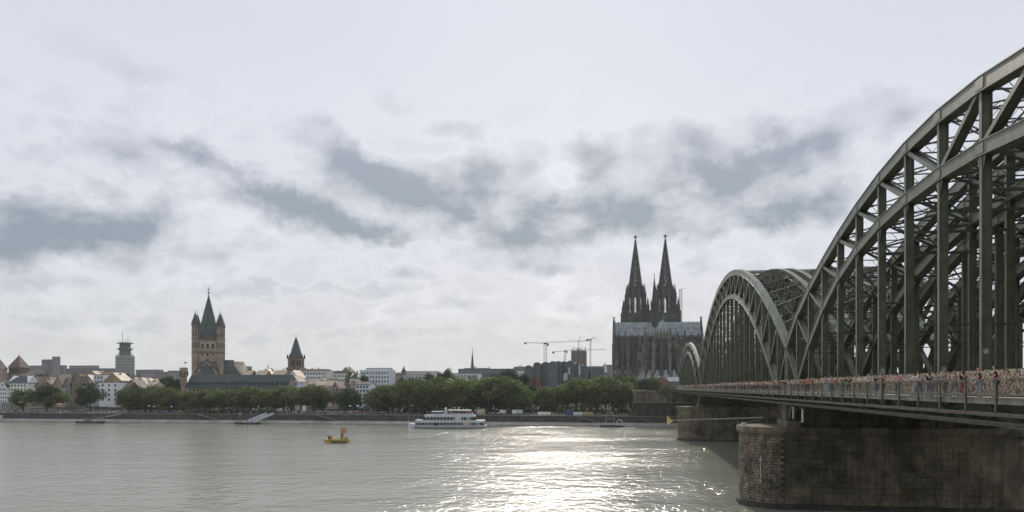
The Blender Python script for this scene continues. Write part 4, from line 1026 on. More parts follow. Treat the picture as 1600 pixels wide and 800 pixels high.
# ------------------------------------------------------------------ museum with barrel roofs
X, Y = city(870, 112)
mu = thing('zinc_museum', 'long zinc clad museum with a row of rounded barrel roofs', 'museum', (X, Y, 9), -TH); k = Y/F
z = lambda y: pz(y, Y)-9
def barrel(px, wpx, yt, ybase=None, m=ZINC, dep=34, y0=0):
    r = wpx/2*k; cx = (px-870)*k; zt = z(yt); zc = zt-r*.8
    pts = [(cx-r, 0)]+[(cx+r*math.cos(PI-PI*i/12), zc+r*.8*math.sin(PI*i/12)) for i in range(13)]+[(cx+r, 0)]
    mb = MB(); mb.prism(pts, y0, y0+dep); b = mb.build('barrel_hall', m, mu)
    mb = MB(); pts = [(cx+(r*.82)*math.cos(PI-PI*i/12), zc+r*.8*.80*math.sin(PI*i/12)) for i in range(13)]
    mb.prism(pts, y0-.25, y0-.003); mb.build('vault_panel', ZINC_B, b)
    for j in range(1, 4): mb = MB(); x = cx-r+2*r*j/4; mb.box(x-.08, x+.08, y0-.14, y0-.002, 0, zc); mb.build('seam', ZINC_B, b)
for i, (px, wp, yt) in enumerate(((825.5, 13, 570.5), (838, 12, 565.5), (851, 13, 564.8), (864, 14, 564.2), (872, 11, 563.8), (880, 11, 564), (891, 12, 563.5), (903, 12, 567.5), (913, 11, 571))):
    barrel(px, wp, yt, y0=(i % 3)*3.0)
for px in (928, 938): barrel(px, 12, 574, y0=6, m=ZINC)
mb = MB(); mb.box((919-870)*k, (947-870)*k, 14, 30, 0, z(571.5)); mb.build('rear_block', GREYB, mu)
mb = MB(); mb.prism([((943.5-870)*k, z(582)), ((947.5-870)*k, z(582)), ((945.5-870)*k, z(566.5)), ((944-870)*k, z(566.5))], 5, 5.8); mb.build('white_light_shaft', WH, mu)
for px, ya, yb in ((889.5, 585, 574.5), (905.5, 586, 570)): mb = MB(); mb.box((px-.9-870)*k, (px+.9-870)*k, -1.2, -.3, z(ya), z(yb)); mb.build('light_slot', WHB, mu)
for px, yb in ((828.5, 590), (841.5, 589.5)): mb = MB(); mb.box((px-4-870)*k, (px+4-870)*k, -3.2, -.5, 0, z(yb)); mb.build('brick_bay', BRICK, mu)
for i in range(6): mb = MB(); mb.box((880.5+i*1.1-870)*k, (881.2+i*1.1-870)*k, -1, -.4, z(596-i*.5), z(584-i*.4)); mb.build('glazed_stair', WHB, mu)
house('grey flat building between the museum and the cathedral', 944, 957, 571, 570, 190, GREYB, GREYD, 4, 1, 'flat', ch=0, base=12)
house('long low grey building left of the cathedral foot', 918, 950, 573, 572, 230, GREYD, GREYD, 10, 1, 'flat', ch=1, base=12)

# ------------------------------------------------------------------ construction site
X, Y = city(904, 780); k = Y/F
ct = thing('tower_shell', 'brown concrete tower under construction behind the museum', 'tower shell', (X, Y, 9), -TH); z = lambda y: pz(y, Y)-9
mb = MB(); mb.box(-11.5*k, 11.5*k, 0, 20*k, 0, z(548)); mb.build('core_wall', RAW, ct)
for i in range(9): mb = MB(); mb.box(-11.9*k, 11.9*k, -.5, 20.3*k, z(569-i*2.4)-.35, z(569-i*2.4)+.35); mb.build('floor_slab', CONC, ct)
for x in (-11, -6.5, 0, 6.5, 11): mb = MB(); mb.box((x-.45)*k, (x+.45)*k, -.9, 0, 0, z(547)); mb.build('column', TILE_D, ct)
mb = MB()
for i in range(12): mb.box((-11.5+i*2)*k, (-10.6+i*2)*k, 0, 1, z(548)+.002, z(548)+2+2.2*((i*7) % 3)); 
mb.box(-2*k, 2*k, 1.2, 5, z(548)+.002, z(544.5)); mb.build('formwork', PINK, ct)
def crane(label, px, w, ytop, ybase, wpx, jibs, m, name='tower_crane', yb2=None):
    X, Y = city(px, w); k = Y/F; b = 9; z = lambda y: pz(y, Y)-b
    t = thing(name, label, 'crane', (X, Y, b), 0)
    hw = wpx/2*k; z0 = z(ybase); z1 = z(ytop); mb = MB(); zb_ = 0
    for sx in (-1, 1):
        for sy in (-1, 1): mb.bar((sx*hw, sy*hw, zb_), (sx*hw, sy*hw, z1), hw*.28, hw*.28)
    zz = z1; st = hw*2
    while zz > z0-3:
        for s_ in (-1, 1):
            mb.bar((-hw, s_*hw, zz-st), (hw, s_*hw, zz), hw*.16, hw*.16, (0, 1, 0)); mb.bar((-hw, s_*hw, zz), (hw, s_*hw, zz), hw*.16, hw*.16, (0, 1, 0))
            mb.bar((s_*hw, -hw, zz-st), (s_*hw, hw, zz), hw*.16, hw*.16)
        zz -= st
    mb.build('mast', m, t)
    mb = MB(); mb.box(-hw*1.3, hw*1.3, -hw*1.3, hw*1.3, z1+.01, z1+hw*1.2); mb.build('slewing_ring', GREYD, t)
    mb = MB(); mb.box(hw*1.32, hw*2.5, -hw*.8, hw*.8, z1-hw*1.2, z1+hw*.6); mb.build('cab', GREYD, t)
    for (x1, y1, dy, thick, kind) in jibs:
        A = Vector((0, 0, z1+hw*.9)); B = Vector(((x1-px)*k, dy, z(y1))); mb = MB()
        if kind == 'jib':
            n = max(4, int((B-A).length/4)); h = thick*k
            mb.bar(A, B, .22, .22, (0, 1, 0)); mb.bar(A+Vector((0, 0, h)), B+Vector((0, 0, h*.4)), .22, .22, (0, 1, 0)); mb.bar(A+Vector((0, 1.4, 0)), B+Vector((0, 1.4, 0)), .2, .2, (0, 1, 0))
            for i in range(n):
                p = A.lerp(B, i/n); q_ = A.lerp(B, (i+.5)/n); r_ = A.lerp(B, (i+1)/n); hh = h*(1-.6*i/n)
                mb.bar(p, q_+Vector((0, 0, hh)), .13, .13); mb.bar(q_+Vector((0, 0, hh)), r_, .13, .13)
            mb.build('jib', m, t)
        else:
            mb.bar(A, B, thick*k*.7, thick*k*.5, (0, 1, 0)); mb.build('counter_jib', m, t)
            mb = MB(); bx = B; mb.box(bx.x-2*k, bx.x+1.6*k, bx.y-1.5, bx.y+1.5, bx.z-2.4*k, bx.z+.4*k); mb.build('counterweight', GREYD, t)
    return t
crane('tallest pale tower crane with long jib left of the concrete tower', 852, 420, 538, 566, 4.2, ((921, 532.5, 3, 2.2, 'jib'), (821, 535.5, 0, 2.0, 'c')), CR_Y)
crane('smaller grey tower crane between the tallest crane and the concrete tower', 883, 560, 549.5, 567, 3.0, ((946, 546, 4, 1.5, 'jib'), (865, 549.6, 0, 1.3, 'c')), CR_G)
crane('thin red and white tower crane right of the concrete tower', 922.5, 620, 531.5, 572, 1.9, ((926, 530.5, -40, 1.6, 'jib'), (919.5, 529.5, 12, 2.2, 'c')), CR_R)
crane('slender crane mast standing on top of the concrete tower', 904, 790, 533, 548, 1.2, ((905.5, 527, -30, 1.0, 'jib'),), CR_R)

# ------------------------------------------------------------------ cathedral
CD = 745.0; GC = 15.0; kc = CD/F
ca = thing('gothic_cathedral', 'huge dark gothic cathedral with two openwork spires beside the bridge', 'cathedral', ((1027-800)/F*CD, CD, GC), -R(4.2))
zc_ = lambda y: pz(y, CD)-GC
def pinn(mb, x, y, z0, z1, r):
    mb.lathe([(r, z0), (r, z0+(z1-z0)*.35), (r*1.35, z0+(z1-z0)*.37), (r*.75, z0+(z1-z0)*.5), (r*.1, z1)], 4, (x, y), PI/4)
ER, RD = zc_(526.5), zc_(503.5)
HL = 42.0
mb = MB(); mb.box(-HL, HL, -7.5, 7.5, 0, ER); mb.build('transept_wall', CATH_D, ca)
mb = MB(); mb.prism([(-8.2, ER), (8.2, ER), (0, RD)], -HL+.5, HL-.5, 'x'); mb.build('transept_roof', LEAD, ca)
mb = MB()
for i in range(30): mb.box(-HL+1+i*2.85, -HL+1.35+i*2.85, -.3, .3, RD+.01, RD+1.0)
mb.build('ridge_crest', CATH_D, ca)
for sx in (-1, 1):
    mb = MB(); x = sx*HL
    mb.prism([(-8.5, 0), (8.5, 0), (8.5, ER), (0, RD+2), (-8.5, ER)], min(x-sx*.5, x+sx*1.5), max(x-sx*.5, x+sx*1.5), 'x'); mb.build('gable_wall', CATH, ca)
    mb = MB(); pinn(mb, x+sx*.5, 0, RD+1, zc_(493), .9); mb.lathe([(1.5, zc_(497)), (1.5, zc_(496))], 6, (x+sx*.5, 0)); mb.build('finial', CATH_D, ca)
    for sy in (-1, 1):
        mb = MB(); mb.box(x-1.8, x+1.8, sy*9-1.8, sy*9+1.8, 0, ER-6); pinn(mb, x, sy*9, ER-6, ER+13, 1.5); mb.build('stair_turret', CATH, ca)
for i in range(14):
    x = -38.5+i*5.9; sl_ = Vector((0, -8.2, ER-RD)).normalized()
    mb = MB(); A_ = Vector((x, -.2, RD+.12)); B_ = Vector((x, -8.0, ER+.32)); mb.bar(A_, B_, .1, .1); mb.build('roof_seam', CATH_D, ca)
    for q_ in (.45,):
        c = A_.lerp(B_, q_); mb = MB(); mb.prism([(x+2.2, c.z-.6), (x+3.4, c.z-.6), (x+2.8, c.z+1.1)], c.y-.9, c.y+1.2); mb.build('roof_vent', CATH_D, ca)
# roof edge parapet and small pinnacles against the roof
for i in range(13):
    x = -38+i*6.35
    mb = MB(); mb.box(x-1.1, x+1.1, -9.6, -7.4, 0, ER-1); pinn(mb, x, -8.5, ER-1, ER+(8 if i % 3 == 1 else 4.5), .8); mb.build('wall_buttress', CATH if i % 2 else CATH_D, ca)
    if i < 12:
        mb = MB(); c_ = x+3.17; a_ = 2.0
        mb.prism([(c_-a_, ER-24), (c_+a_, ER-24), (c_+a_, ER-6), (c_+a_*.6, ER-3), (c_, ER-1), (c_-a_*.6, ER-3), (c_-a_, ER-6)], -7.72, -7.52); wn = mb.build('window', WIN_D, ca)
        mb = MB()
        for o in (-.7, .7): mb.box(c_+o-.15, c_+o+.15, -7.9, -7.73, ER-24, ER-4)
        mb.build('mullion', CATH_L, wn)
mb = MB(); mb.box(-HL, HL, -8.1, -7.52, ER-.9, ER+.9); mb.build('parapet', CATH, ca)
# choir vessel and apse pointing at the river
CL = 34; ax = 1.5
mb = MB(); P = [(-7.3+ax, -7.5), (-7.3+ax, -CL)]+[(ax+7.3*math.cos(PI+PI*i/7), -CL+7.3*math.sin(PI+PI*i/7)) for i in range(1, 7)]+[(7.3+ax, -CL), (7.3+ax, -7.5)]
mb.prism(P, 0, ER-.5, 'z'); mb.build('choir_wall', CATH_D, ca)
P2 = [(ax+(p[0]-ax)*1.08, p[1]*1.01, ER-.5) for p in P]; n = len(P2); vs = P2+[(ax, -7, RD-.4), (ax, -CL+1, RD-.4)]
fs = [(0, 1, n+1, n)]+[(i, i+1, n+1) for i in range(1, n-2)]+[(n-2, n-1, n, n+1)]
mb = MB(); mb.add(vs, fs); mb.build('choir_roof', LEAD, ca)
mb = MB(); mb.tube((ax, -CL+1, RD-.5), (ax, -CL+1, zc_(495)), .35, .15, 5); mb.bar((ax-1.3, -CL+1, zc_(498)), (ax+1.3, -CL+1, zc_(498)), .4, .4); mb.build('apse_cross', COPPER, ca)
for i in range(7):
    a0_ = PI+PI*i/7; a1_ = PI+PI*(i+1)/7; am = (a0_+a1_)/2; c_, s_ = math.cos(am), math.sin(am); r = 7.3*math.cos(PI/14)+.12
    p0 = (ax+r*c_, -CL+r*s_); mb = MB(); mb.bar((*p0, ER-26), (*p0, ER-3.5), 2.5, .25, (-s_, c_, 0)); w_ = mb.build('window', WIN_D, ca)
    r += .2; p0 = (ax+r*c_, -CL+r*s_); mb = MB(); mb.bar((*p0, ER-26), (*p0, ER-5), .25, .2, (-s_, c_, 0)); mb.build('mullion', CATH_L, w_)
    # gablet over each window
    mb = MB(); r2 = r+.2; e1 = (ax+r2*c_-s_*2, -CL+r2*s_+c_*2); e2 = (ax+r2*c_+s_*2, -CL+r2*s_-c_*2); f_ = (ax+r2*c_, -CL+r2*s_)
    bk = .5
    mb.add([(*e1, ER-4), (*e2, ER-4), (*f_, ER+5.5), (e1[0]-c_*bk, e1[1]-s_*bk, ER-4), (e2[0]-c_*bk, e2[1]-s_*bk, ER-4), (f_[0]-c_*bk, f_[1]-s_*bk, ER+5.5)], [(0, 1, 2), (5, 4, 3), (0, 3, 4, 1), (1, 4, 5, 2), (2, 5, 3, 0)]); mb.build('gablet', CATH_L, ca)
# ambulatory, chapels
mb = MB(); P = [(-21+ax, -7.6), (-21+ax, -CL)]+[(ax+21*math.cos(PI+PI*i/8), -CL+19*math.sin(PI+PI*i/8)) for i in range(1, 8)]+[(21+ax, -CL), (21+ax, -7.6)]
mb.prism(P, 0, 17.5, 'z'); mb.build('ambulatory_wall', CATH_D, ca)
P3 = [(p[0], p[1], 17.5) for p in P]; n = len(P3); P4 = [(ax+(p[0]-ax)*.36, -CL+(p[1]+CL)*(.36 if p[1] < -CL else 1), 23) for p in P]
mb = MB(); mb.add(P3+P4, [(i, i+1, n+i+1, n+i) for i in range(n-1)]+[tuple(range(n, 2*n))]); mb.build('ambulatory_roof', LEAD, ca)
def pier_b(x, y, dx, dy, top, m, fly=True):
    mb = MB(); ux, uy = -dy, dx
    def pp(f, s_): return (x+dx*f+ux*s_, y+dy*f+uy*s_)
    mb.prism([pp(-2.2, -1.25), pp(2.2, -1.25), pp(2.2, 1.25), pp(-2.2, 1.25)], 0, top*.62, 'z')
    mb.prism([pp(-1.8, -1.05), pp(1.5, -1.05), pp(1.5, 1.05), pp(-1.8, 1.05)], top*.62, top*.86, 'z')
    o = mb.build('buttress_pier', m, ca)
    mb = MB(); pinn(mb, *pp(-.3, 0), top*.86, top*1.09, .95)
    for s_ in (-1.0, 1.0): pinn(mb, *pp(1.6, s_), top*.62, top*.84, .55)
    mb.build('pinnacle', m, o)
    if fly:
        for h0, h1 in ((top*.8, top*.93), (top*.6, top*.72)):
            a_ = pp(-1.8, 0); L = fly; b_ = (x-dx*L, y-dy*L); mb = MB()
            mb.bar((*a_, h0), (*b_, h1), .7, 1.1, (ux, uy, 0)); mb.build('flying_buttress', m, o)
top = ER-2
for i in range(8):
    a_ = PI+PI*(i+.5)/8; c_, s_ = math.cos(a_), math.sin(a_)
    pier_b(ax+18.5*c_, -CL+18*s_, c_, s_, top, CATH_L if i % 2 == 0 else CATH, 10.5)
    if i < 8:
        am = a_+PI/16*(1 if i < 7 else -15); c_, s_ = math.cos(am), math.sin(am); x, y = ax+20*c_, -CL+19*s_
        mb = MB(); mb.lathe([(3.9, 0), (3.9, 14)], 6, (x, y), am); ch_ = mb.build('chapel_wall', CATH, ca)
        mb = MB(); mb.lathe([(4.3, 14), (.2, 23)], 6, (x, y), am); mb.build('chapel_roof', LEAD, ch_)
        for dd in (-.5, 0, .5):
            q0 = (x+3.65*math.cos(am+dd*1.3), y+3.65*math.sin(am+dd*1.3)); mb = MB(); mb.bar((*q0, 3), (*q0, 12), 1.5, .3, (-math.sin(am+dd*1.3), math.cos(am+dd*1.3), 0)); mb.build('window', WIN_D, ch_)
for sx in (-1, 1):
    for j in range(4):
        y = -11-j*7
        pier_b(ax+sx*14, y, sx, 0, top, CATH if j % 2 else CATH_L, 5.6); pier_b(ax+sx*21.5, y, sx, 0, top*.93, CATH_L if j % 2 else CATH, 6)
    for j in range(4):      # transept east aisle buttresses
        x = sx*(24.5+j*5.4); pier_b(x, -15.5, 0, -1, top*(.93 if j % 2 else .8), CATH_L if j % 2 else CATH, 5.5)
    mb = MB(); mb.box(min(sx*22, sx*43.5), max(sx*22, sx*43.5), -15, -7.55, 0, 19); mb.build('aisle_wall', CATH_D, ca)
    mb = MB(); mb.prism([(-15.2, 19.003), (-7.6, 19.003), (-7.6, 26)], min(sx*22, sx*43), max(sx*22, sx*43), 'x'); mb.build('aisle_roof', LEAD, ca)
# nave behind, up to the towers
mb = MB(); mb.box(-7.3, 7.3, 7.6, 52, 0, ER); mb.build('nave_wall', CATH, ca)
mb = MB(); mb.prism([(-8, ER), (8, ER), (0, RD-.2)], 7, 52); mb.build('nave_roof', LEAD, ca)
# crossing turret
x = (1022.5-1027)*kc
mb = MB(); mb.lathe([(3.4, RD-8), (3.4, zc_(491)), (3.9, zc_(490))], 8, (x, 0)); mb.build('crossing_turret_base', CATH_D, ca)
ctp = ca
for a in range(8):
    an = a*PI/4; mb = MB(); mb.tube((x+3.3*math.cos(an), 3.3*math.sin(an), zc_(490)), (x+3.3*math.cos(an), 3.3*math.sin(an), zc_(477)), .42, .35, 5); pinn(mb, x+3.5*math.cos(an), 3.5*math.sin(an), zc_(477), zc_(466), .45); mb.build('turret_column', CATH_D, ca)
mb = MB(); mb.lathe([(3.8, zc_(477.5)), (3.9, zc_(475)), (2.7, zc_(474)), (2.2, zc_(466)), (1.7, zc_(456)), (.2, zc_(432))], 8, (x, 0)); mb.tube((x, 0, zc_(433)), (x, 0, zc_(425)), .22, .12, 5); mb.lathe([(.1, zc_(430)), (.6, zc_(429)), (.1, zc_(428))], 6, (x, 0)); mb.build('crossing_turret_spire', CATH_D, ca)
# west towers
KT = None
def west_tower(px, top_y, lab):
    D = CD+62; kt = D/F
    # centre in local frame
    X = (px-800)/F*D; dx = X-ca.location.x; dy = D-CD; a_ = R(4.2)
    lx = dx*math.cos(a_)-dy*math.sin(a_); ly = dx*math.sin(a_)+dy*math.cos(a_)
    zt = lambda y: pz(y, D)-GC
    hw = 12.3
    mb = MB(); mb.box(-hw, hw, -hw, hw, 0, zt(492)); tw = mb.build('west_tower', CATH, ca, loc=(lx, ly, 0))
    # corner buttresses stepped
    for sx in (-1, 1):
        for sy in (-1, 1):
            mb = MB(); cx, cy = sx*hw, sy*hw
            mb.box(cx-2.3, cx+2.3, cy-2.3, cy+2.3, 0, zt(487)); mb.box(cx-1.7-sx*.4, cx+1.7-sx*.4, cy-1.7-sy*.4, cy+1.7-sy*.4, zt(487)+.002, zt(478))
            pinn(mb, cx-sx*.4, cy-sy*.4, zt(478), zt(466), 1.3)
            # inner tall corner turret of the octagon stage
            ix, iy = sx*8.9, sy*8.9
            mb.lathe([(1.9, zt(492)), (1.75, zt(462)), (2.1, zt(461)), (1.2, zt(457.5)), (.12, zt(444.5))], 6, (ix, iy))
            for q_ in range(4):
                an = q_*PI/2+PI/4; pinn(mb, ix+1.9*math.cos(an), iy+1.9*math.sin(an), zt(470), zt(458), .5)
            mb.build('corner_turret', CATH_D, tw)
    # octagon stage: eight piers with open lancets between
    ro = 8.6
    for i in range(8):
        an = i*PI/4+PI/8; c_, s_ = math.cos(an), math.sin(an)
        mb = MB(); mb.lathe([(1.6, zt(493)), (1.45, zt(456)), (.9, zt(453)), (.1, zt(444))], 6, (ro*c_, ro*s_), an); mb.build('octagon_pier', CATH, tw)
        an = i*PI/4; c_, s_ = math.cos(an), math.sin(an); r = ro*math.cos(PI/8); hwid = ro*math.sin(PI/8)
        def q(s2_, zz, off=0): return ((r+off)*c_-s_*s2_, (r+off)*s_+c_*s2_, zz)
        # head of the lancet: spandrel with pointed arch cut
        zs, za, ztp = zt(473), zt(462), zt(455)
        pts = []
        arch = [(-hwid*.62, zs), (-hwid*.52, zs+(za-zs)*.45), (-hwid*.3, zs+(za-zs)*.8), (0, za), (hwid*.3, zs+(za-zs)*.8), (hwid*.52, zs+(za-zs)*.45), (hwid*.62, zs)]
        mb = MB()
        for j in range(6):
            p, q2 = arch[j], arch[j+1]
            for of in (-.35,):
                vs = [q(p[0], p[1], of), q(q2[0], q2[1], of), q(q2[0], ztp, of), q(p[0], ztp, of), q(p[0], p[1], of+.8), q(q2[0], q2[1], of+.8), q(q2[0], ztp, of+.8), q(p[0], ztp, of+.8)]
                mb.add(vs, [(0, 1, 2, 3), (7, 6, 5, 4), (0, 4, 5, 1), (1, 5, 6, 2), (2, 6, 7, 3), (3, 7, 4, 0)])
        # steep gable above the arch, mullion and tracery bars
        mb.add([q(-hwid*.8, zt(463), .6), q(hwid*.8, zt(463), .6), q(0, zt(446), .6), q(-hwid*.8, zt(463), .95), q(hwid*.8, zt(463), .95), q(0, zt(446), .95)], [(0, 1, 2), (5, 4, 3), (0, 3, 4, 1), (1, 4, 5, 2), (2, 5, 3, 0)])
        mb.bar(q(0, zt(493)), q(0, zt(464)), .32, .32)
        for yy in (484, 476, 470): mb.bar(q(-hwid*.7, zt(yy)), q(hwid*.7, zt(yy)), .35, .35, (0, 0, 1))
        mb.bar(q(-hwid*.6, zt(484)), q(hwid*.6, zt(476)), .22, .22, (0, 0, 1)); mb.bar(q(-hwid*.6, zt(476)), q(hwid*.6, zt(484)), .22, .22, (0, 0, 1))
        mb.build('lancet', CATH_D, tw)
        mb = MB(); lo = [q(-hwid*1.0, zt(493)), q(hwid*1.0, zt(493)), q(hwid*1.0, zt(489.5)), q(-hwid*1.0, zt(489.5))]
        mb.add(lo+[q(-hwid*1.0, zt(493), .6), q(hwid*1.0, zt(493), .6), q(hwid*1.0, zt(489.5), .6), q(-hwid*1.0, zt(489.5), .6)], [(0, 1, 2, 3), (7, 6, 5, 4), (0, 4, 5, 1), (1, 5, 6, 2), (2, 6, 7, 3), (3, 7, 4, 0)]); mb.build('balustrade', CATH_D, tw)
    # openwork spire
    z0, z1 = zt(457), zt(top_y+7); R0 = 7.6
    lev = 22; mb = MB()
    def sp(i, f, ro_=0):
        an = i*PI/4+PI/8; r = R0*(1-f)**1.0+.35+ro_; return (r*math.cos(an), r*math.sin(an), z0+(z1-z0)*f)
    for i in range(8):
        mb.tube(sp(i, 0), sp(i, 1), .62, .3, 5)
        for j in range(lev):          # crockets
            f = (j+.5)/lev; p = sp(i, f, .62); q_ = sp(i, f+.012, 1.05-.25*f); mb.tube(p, q_, .38, .12, 4)
    mb.build('spire_ribs', CATH_D, tw)
    mb = MB()
    for j in range(lev):
        f = j/lev; f2 = (j+1)/lev; fm = (j+.5)/lev
        for i in range(8):
            a1_, b1_ = Vector(sp(i, f)), Vector(sp(i+1, f)); a2_, b2_ = Vector(sp(i, f2)), Vector(sp(i+1, f2))
            th_ = .95*(1-.55*f)
            mb.bar(a1_, b1_, th_, th_*.9, (0, 0, 1))
            if j % 3 != 2 or j > 16:
                m1, m2 = a1_.lerp(b1_, .5), a2_.lerp(b2_, .5)
                mb.bar(a1_, m2, th_*.62, th_*.62); mb.bar(b1_, m2, th_*.62, th_*.62); mb.bar(m1, a2_, th_*.62, th_*.62); mb.bar(m1, b2_, th_*.62, th_*.62)
            else: mb.bar(a1_.lerp(b1_, .5), a2_.lerp(b2_, .5), th_, th_)
    mb.build('spire_tracery', CATH_D, tw)
    mb = MB(); mb.tube((0, 0, z1-2), (0, 0, zt(top_y)), .5, .3, 6)
    for yy, s_ in ((top_y+3.2, 1.9), (top_y+1.2, 1.2)):
        mb.bar((-s_, 0, zt(yy)), (s_, 0, zt(yy)), .9, .9, (0, 1, 0)); mb.bar((0, -s_, zt(yy)), (0, s_, zt(yy)), .9, .9)
    mb.build('spire_finial', CATH_D, tw)
    # tall windows and gables on the shaft
    for side in range(4):
        a2 = side*PI/2; c_, s_ = math.cos(a2), math.sin(a2)
        for o in (-4, 4):
            p0 = (c_*(hw+.1)-s_*o, s_*(hw+.1)+c_*o); mb = MB(); mb.bar((*p0, zt(540)), (*p0, zt(503)), 2.2, .3, (-s_, c_, 0)); mb.build('window', WIN_D, tw)
    for sx in range(-2, 3):
        mb = MB(); x_ = sx*4.6; mb.box(x_-.5, x_+.5, -hw-.8, -hw+.1, 0, zt(492)); pinn(mb, x_, -hw-.3, zt(492), zt(484), .7); mb.build('pilaster', CATH, tw)
    return tw
west_tower(992.8, 368, 'left')
twr = west_tower(1039.5, 366.5, 'right')
# scaffold on the right tower
X, Y = (1063.5-800)/F*(CD+55), CD+55
sc = thing('scaffold', 'narrow scaffold stair standing against the right cathedral tower', 'scaffold', (X, Y, GC), -R(4.2))
zt = lambda y: pz(y, Y)-GC
mb = MB()
for sx in (-1.3, 1.3):
    for sy in (-1.3, 1.3): mb.bar((sx, sy, 0), (sx, sy, zt(452)), .22, .22)
mb.build('standards', CR_G, sc)
for i in range(20): mb = MB(); yy = 503-i*2.6; mb.box(-1.6, 1.6, -1.6, 1.6, zt(yy), zt(yy)+.25); mb.build('platform', CR_G, sc)
mb = MB(); mb.bar((-1, 0, zt(452)), (4, 0, zt(451)), .4, .4); mb.build('hoist_arm', CR_G, sc)
# blue glazed hall seen through the arches on the right
t = house('blue glazed hall glimpsed through the bridge trusses at the right edge', 1500, 1570, 588, 575, 40, CLOTHES['blue'], WHB, 14, 4, 'side', base=9, depth=60, cat='hall', ch=0)
house('pale riverside block glimpsed through the bridge trusses left of the blue hall', 1380, 1450, 590, 588, 60, WHB, GREYB, 14, 4, 'flat', base=9, depth=30, ch=0)

# ------------------------------------------------------------------ boats
def wpt(px, py): d = EYE*F/(py-HOR); return (px-800)/F*d, d
X, Y = wpt(700, 668.6); k = Y/F
sh = thing('excursion_ship', 'white three decked excursion ship passing the far quay', 'ship', (X, Y, 0), -R(3))
z = lambda y: pz(y, Y); xx = lambda x: (x-700)*k
hw = 3.6
def hullmb(x0, x1, zb, zt_, hw, bow, rake=1.0, n=14):
    secs = []
    for i in range(n+1):
        f = i/n; x = x0+(x1-x0)*f; wfac = min(1, (f/bow)**.6) if f < bow else (1 if f < .93 else 1-(f-.93)*3)
        lift = (1-min(1, f/bow))**1.5
        secs.append((x, hw*max(.03, wfac), zt_+lift*rake, zb+lift*.4))
    mb = MB(); vs = []
    for x, w_, zt2, zb2 in secs: vs += [(x, -w_, zt2), (x, -w_*.8, zb2), (x, w_*.8, zb2), (x, w_, zt2)]
    fs = [(0, 1, 2, 3), tuple(4*n+i for i in (3, 2, 1, 0))]
    for i in range(n):
        for j in range(4): fs.append((4*i+j, 4*i+4+j, 4*i+4+(j+1) % 4, 4*i+(j+1) % 4))
    mb.add(vs, fs); return mb
hullmb(xx(637), xx(761), -.4, z(663.8), hw, .22, 1.0).build('hull', SHIPW, sh)
hullmb(xx(639), xx(760.5), -.5, .35, hw+.05, .22, 0).build('boot_stripe', GREYD, sh)
mb = MB(); mb.box(xx(650), xx(757), -hw+.25, hw-.25, z(663.8), z(659.8)); mb.build('lower_saloon', SHIPG, sh)
mb = MB(); mb.box(xx(650.5), xx(757.5), -hw, hw, z(659.8), z(656.2)); mb.box(xx(650.5), xx(655), -hw+.2, hw-.2, z(656.2), z(655.5)); mb.build('main_deck_band', SHIPW, sh)
mb = MB(); mb.box(xx(662), xx(745), -hw+.35, hw-.35, z(656.2), z(651.2)); mb.build('upper_saloon', SHIPG, sh)
mb = MB(); mb.box(xx(664.5), xx(743), -hw+.05, hw-.05, z(651.2), z(648.2)); mb.build('sun_deck_band', SHIPW, sh)
for i in range(18):
    x = xx(654+i*5.6); mb = MB(); mb.box(x-.12, x+.12, -hw+.17, -hw+.26, z(663.8), z(659.8)); mb.build('window_post', SHIPW, sh)
    if i < 14: x = xx(668+i*5.2); mb = MB(); mb.box(x-.12, x+.12, -hw+.27, -hw+.36, z(656.2), z(651.2)); mb.build('window_post', SHIPW, sh)
mb = MB(); mb.box(xx(712), xx(722), -hw+.15, -hw+.34, z(656.2), z(651.2)); mb.build('side_panel', SHIPW, sh)
for x0, ya, yb in ((731.5, 656.2, 651.2), (746, 663.8, 659.6)):
    mb = MB(); mb.bar((xx(x0), -hw+.15, z(yb)), (xx(x0+3), -hw+.15, z(ya)), .2, .5, (0, 1, 0)); mb.build('raked_pillar', SHIPW, sh)
mb = MB(); mb.box(xx(681.5), xx(686), -hw-.06, -hw+.1, z(664.8), z(660.0)); mb.build('gangway_door', SHIPD, sh)
mb = MB(); mb.box(xx(724.5), xx(735.2), -hw-.06, -hw+.24, z(664), z(660.3)); mb.build('poster', mat('pink_yellow_poster', (.62, .45, .35), .6, .3, 1.5), sh)
mb = MB(); mb.box(xx(724.5), xx(735.2), -hw-.065, -hw+.24, z(660.3)+.002, z(659.2)); mb.build('yellow_stripe', YEL, sh)
mb = MB(); mb.box(xx(676.5), xx(691.5), -2.4, 2.4, z(648.2), z(643.6)); wh_ = mb.build('wheelhouse', SHIPG, sh); mb = MB(); mb.box(xx(675.5), xx(692), -2.7, 2.7, z(643.6), z(642.6)); mb.box(xx(675), xx(692), -2.6, 2.6, z(648.1), z(646.3)); mb.build('wheelhouse_roof', SHIPW, wh_)
mb = MB(); mb.prism([(xx(693), z(648.2)), (xx(699.5), z(648.2)), (xx(697.5), z(640)), (xx(698.5), z(638)), (xx(695.5), z(636.5)), (xx(694.8), z(641))], -.8, .8); mb.build('mast_funnel', SHIPW, sh)
mb = MB(); mb.box(xx(700), xx(736), -3, 3, z(641.4), z(640.4)); cn = mb.build('canopy', SHIPW, sh)
for i in range(7):
    for sy in (-2.9, 2.9): mb = MB(); x = xx(701+i*5.7); mb.box(x-.07, x+.07, sy-.07, sy+.07, z(648.2), z(641.4)); mb.build('post', SHIPW, cn)
mb = MB(); mb.box(xx(726), xx(736.5), -3.1, 3.1, z(642.4), z(641.5)); mb.build('orange_awning', ORG, cn)
mb = MB(); mb.box(xx(705), xx(742), -hw+.1, -hw+.16, z(648.1), z(645.9)); mb.build('rail_panel', SHIPW, sh)
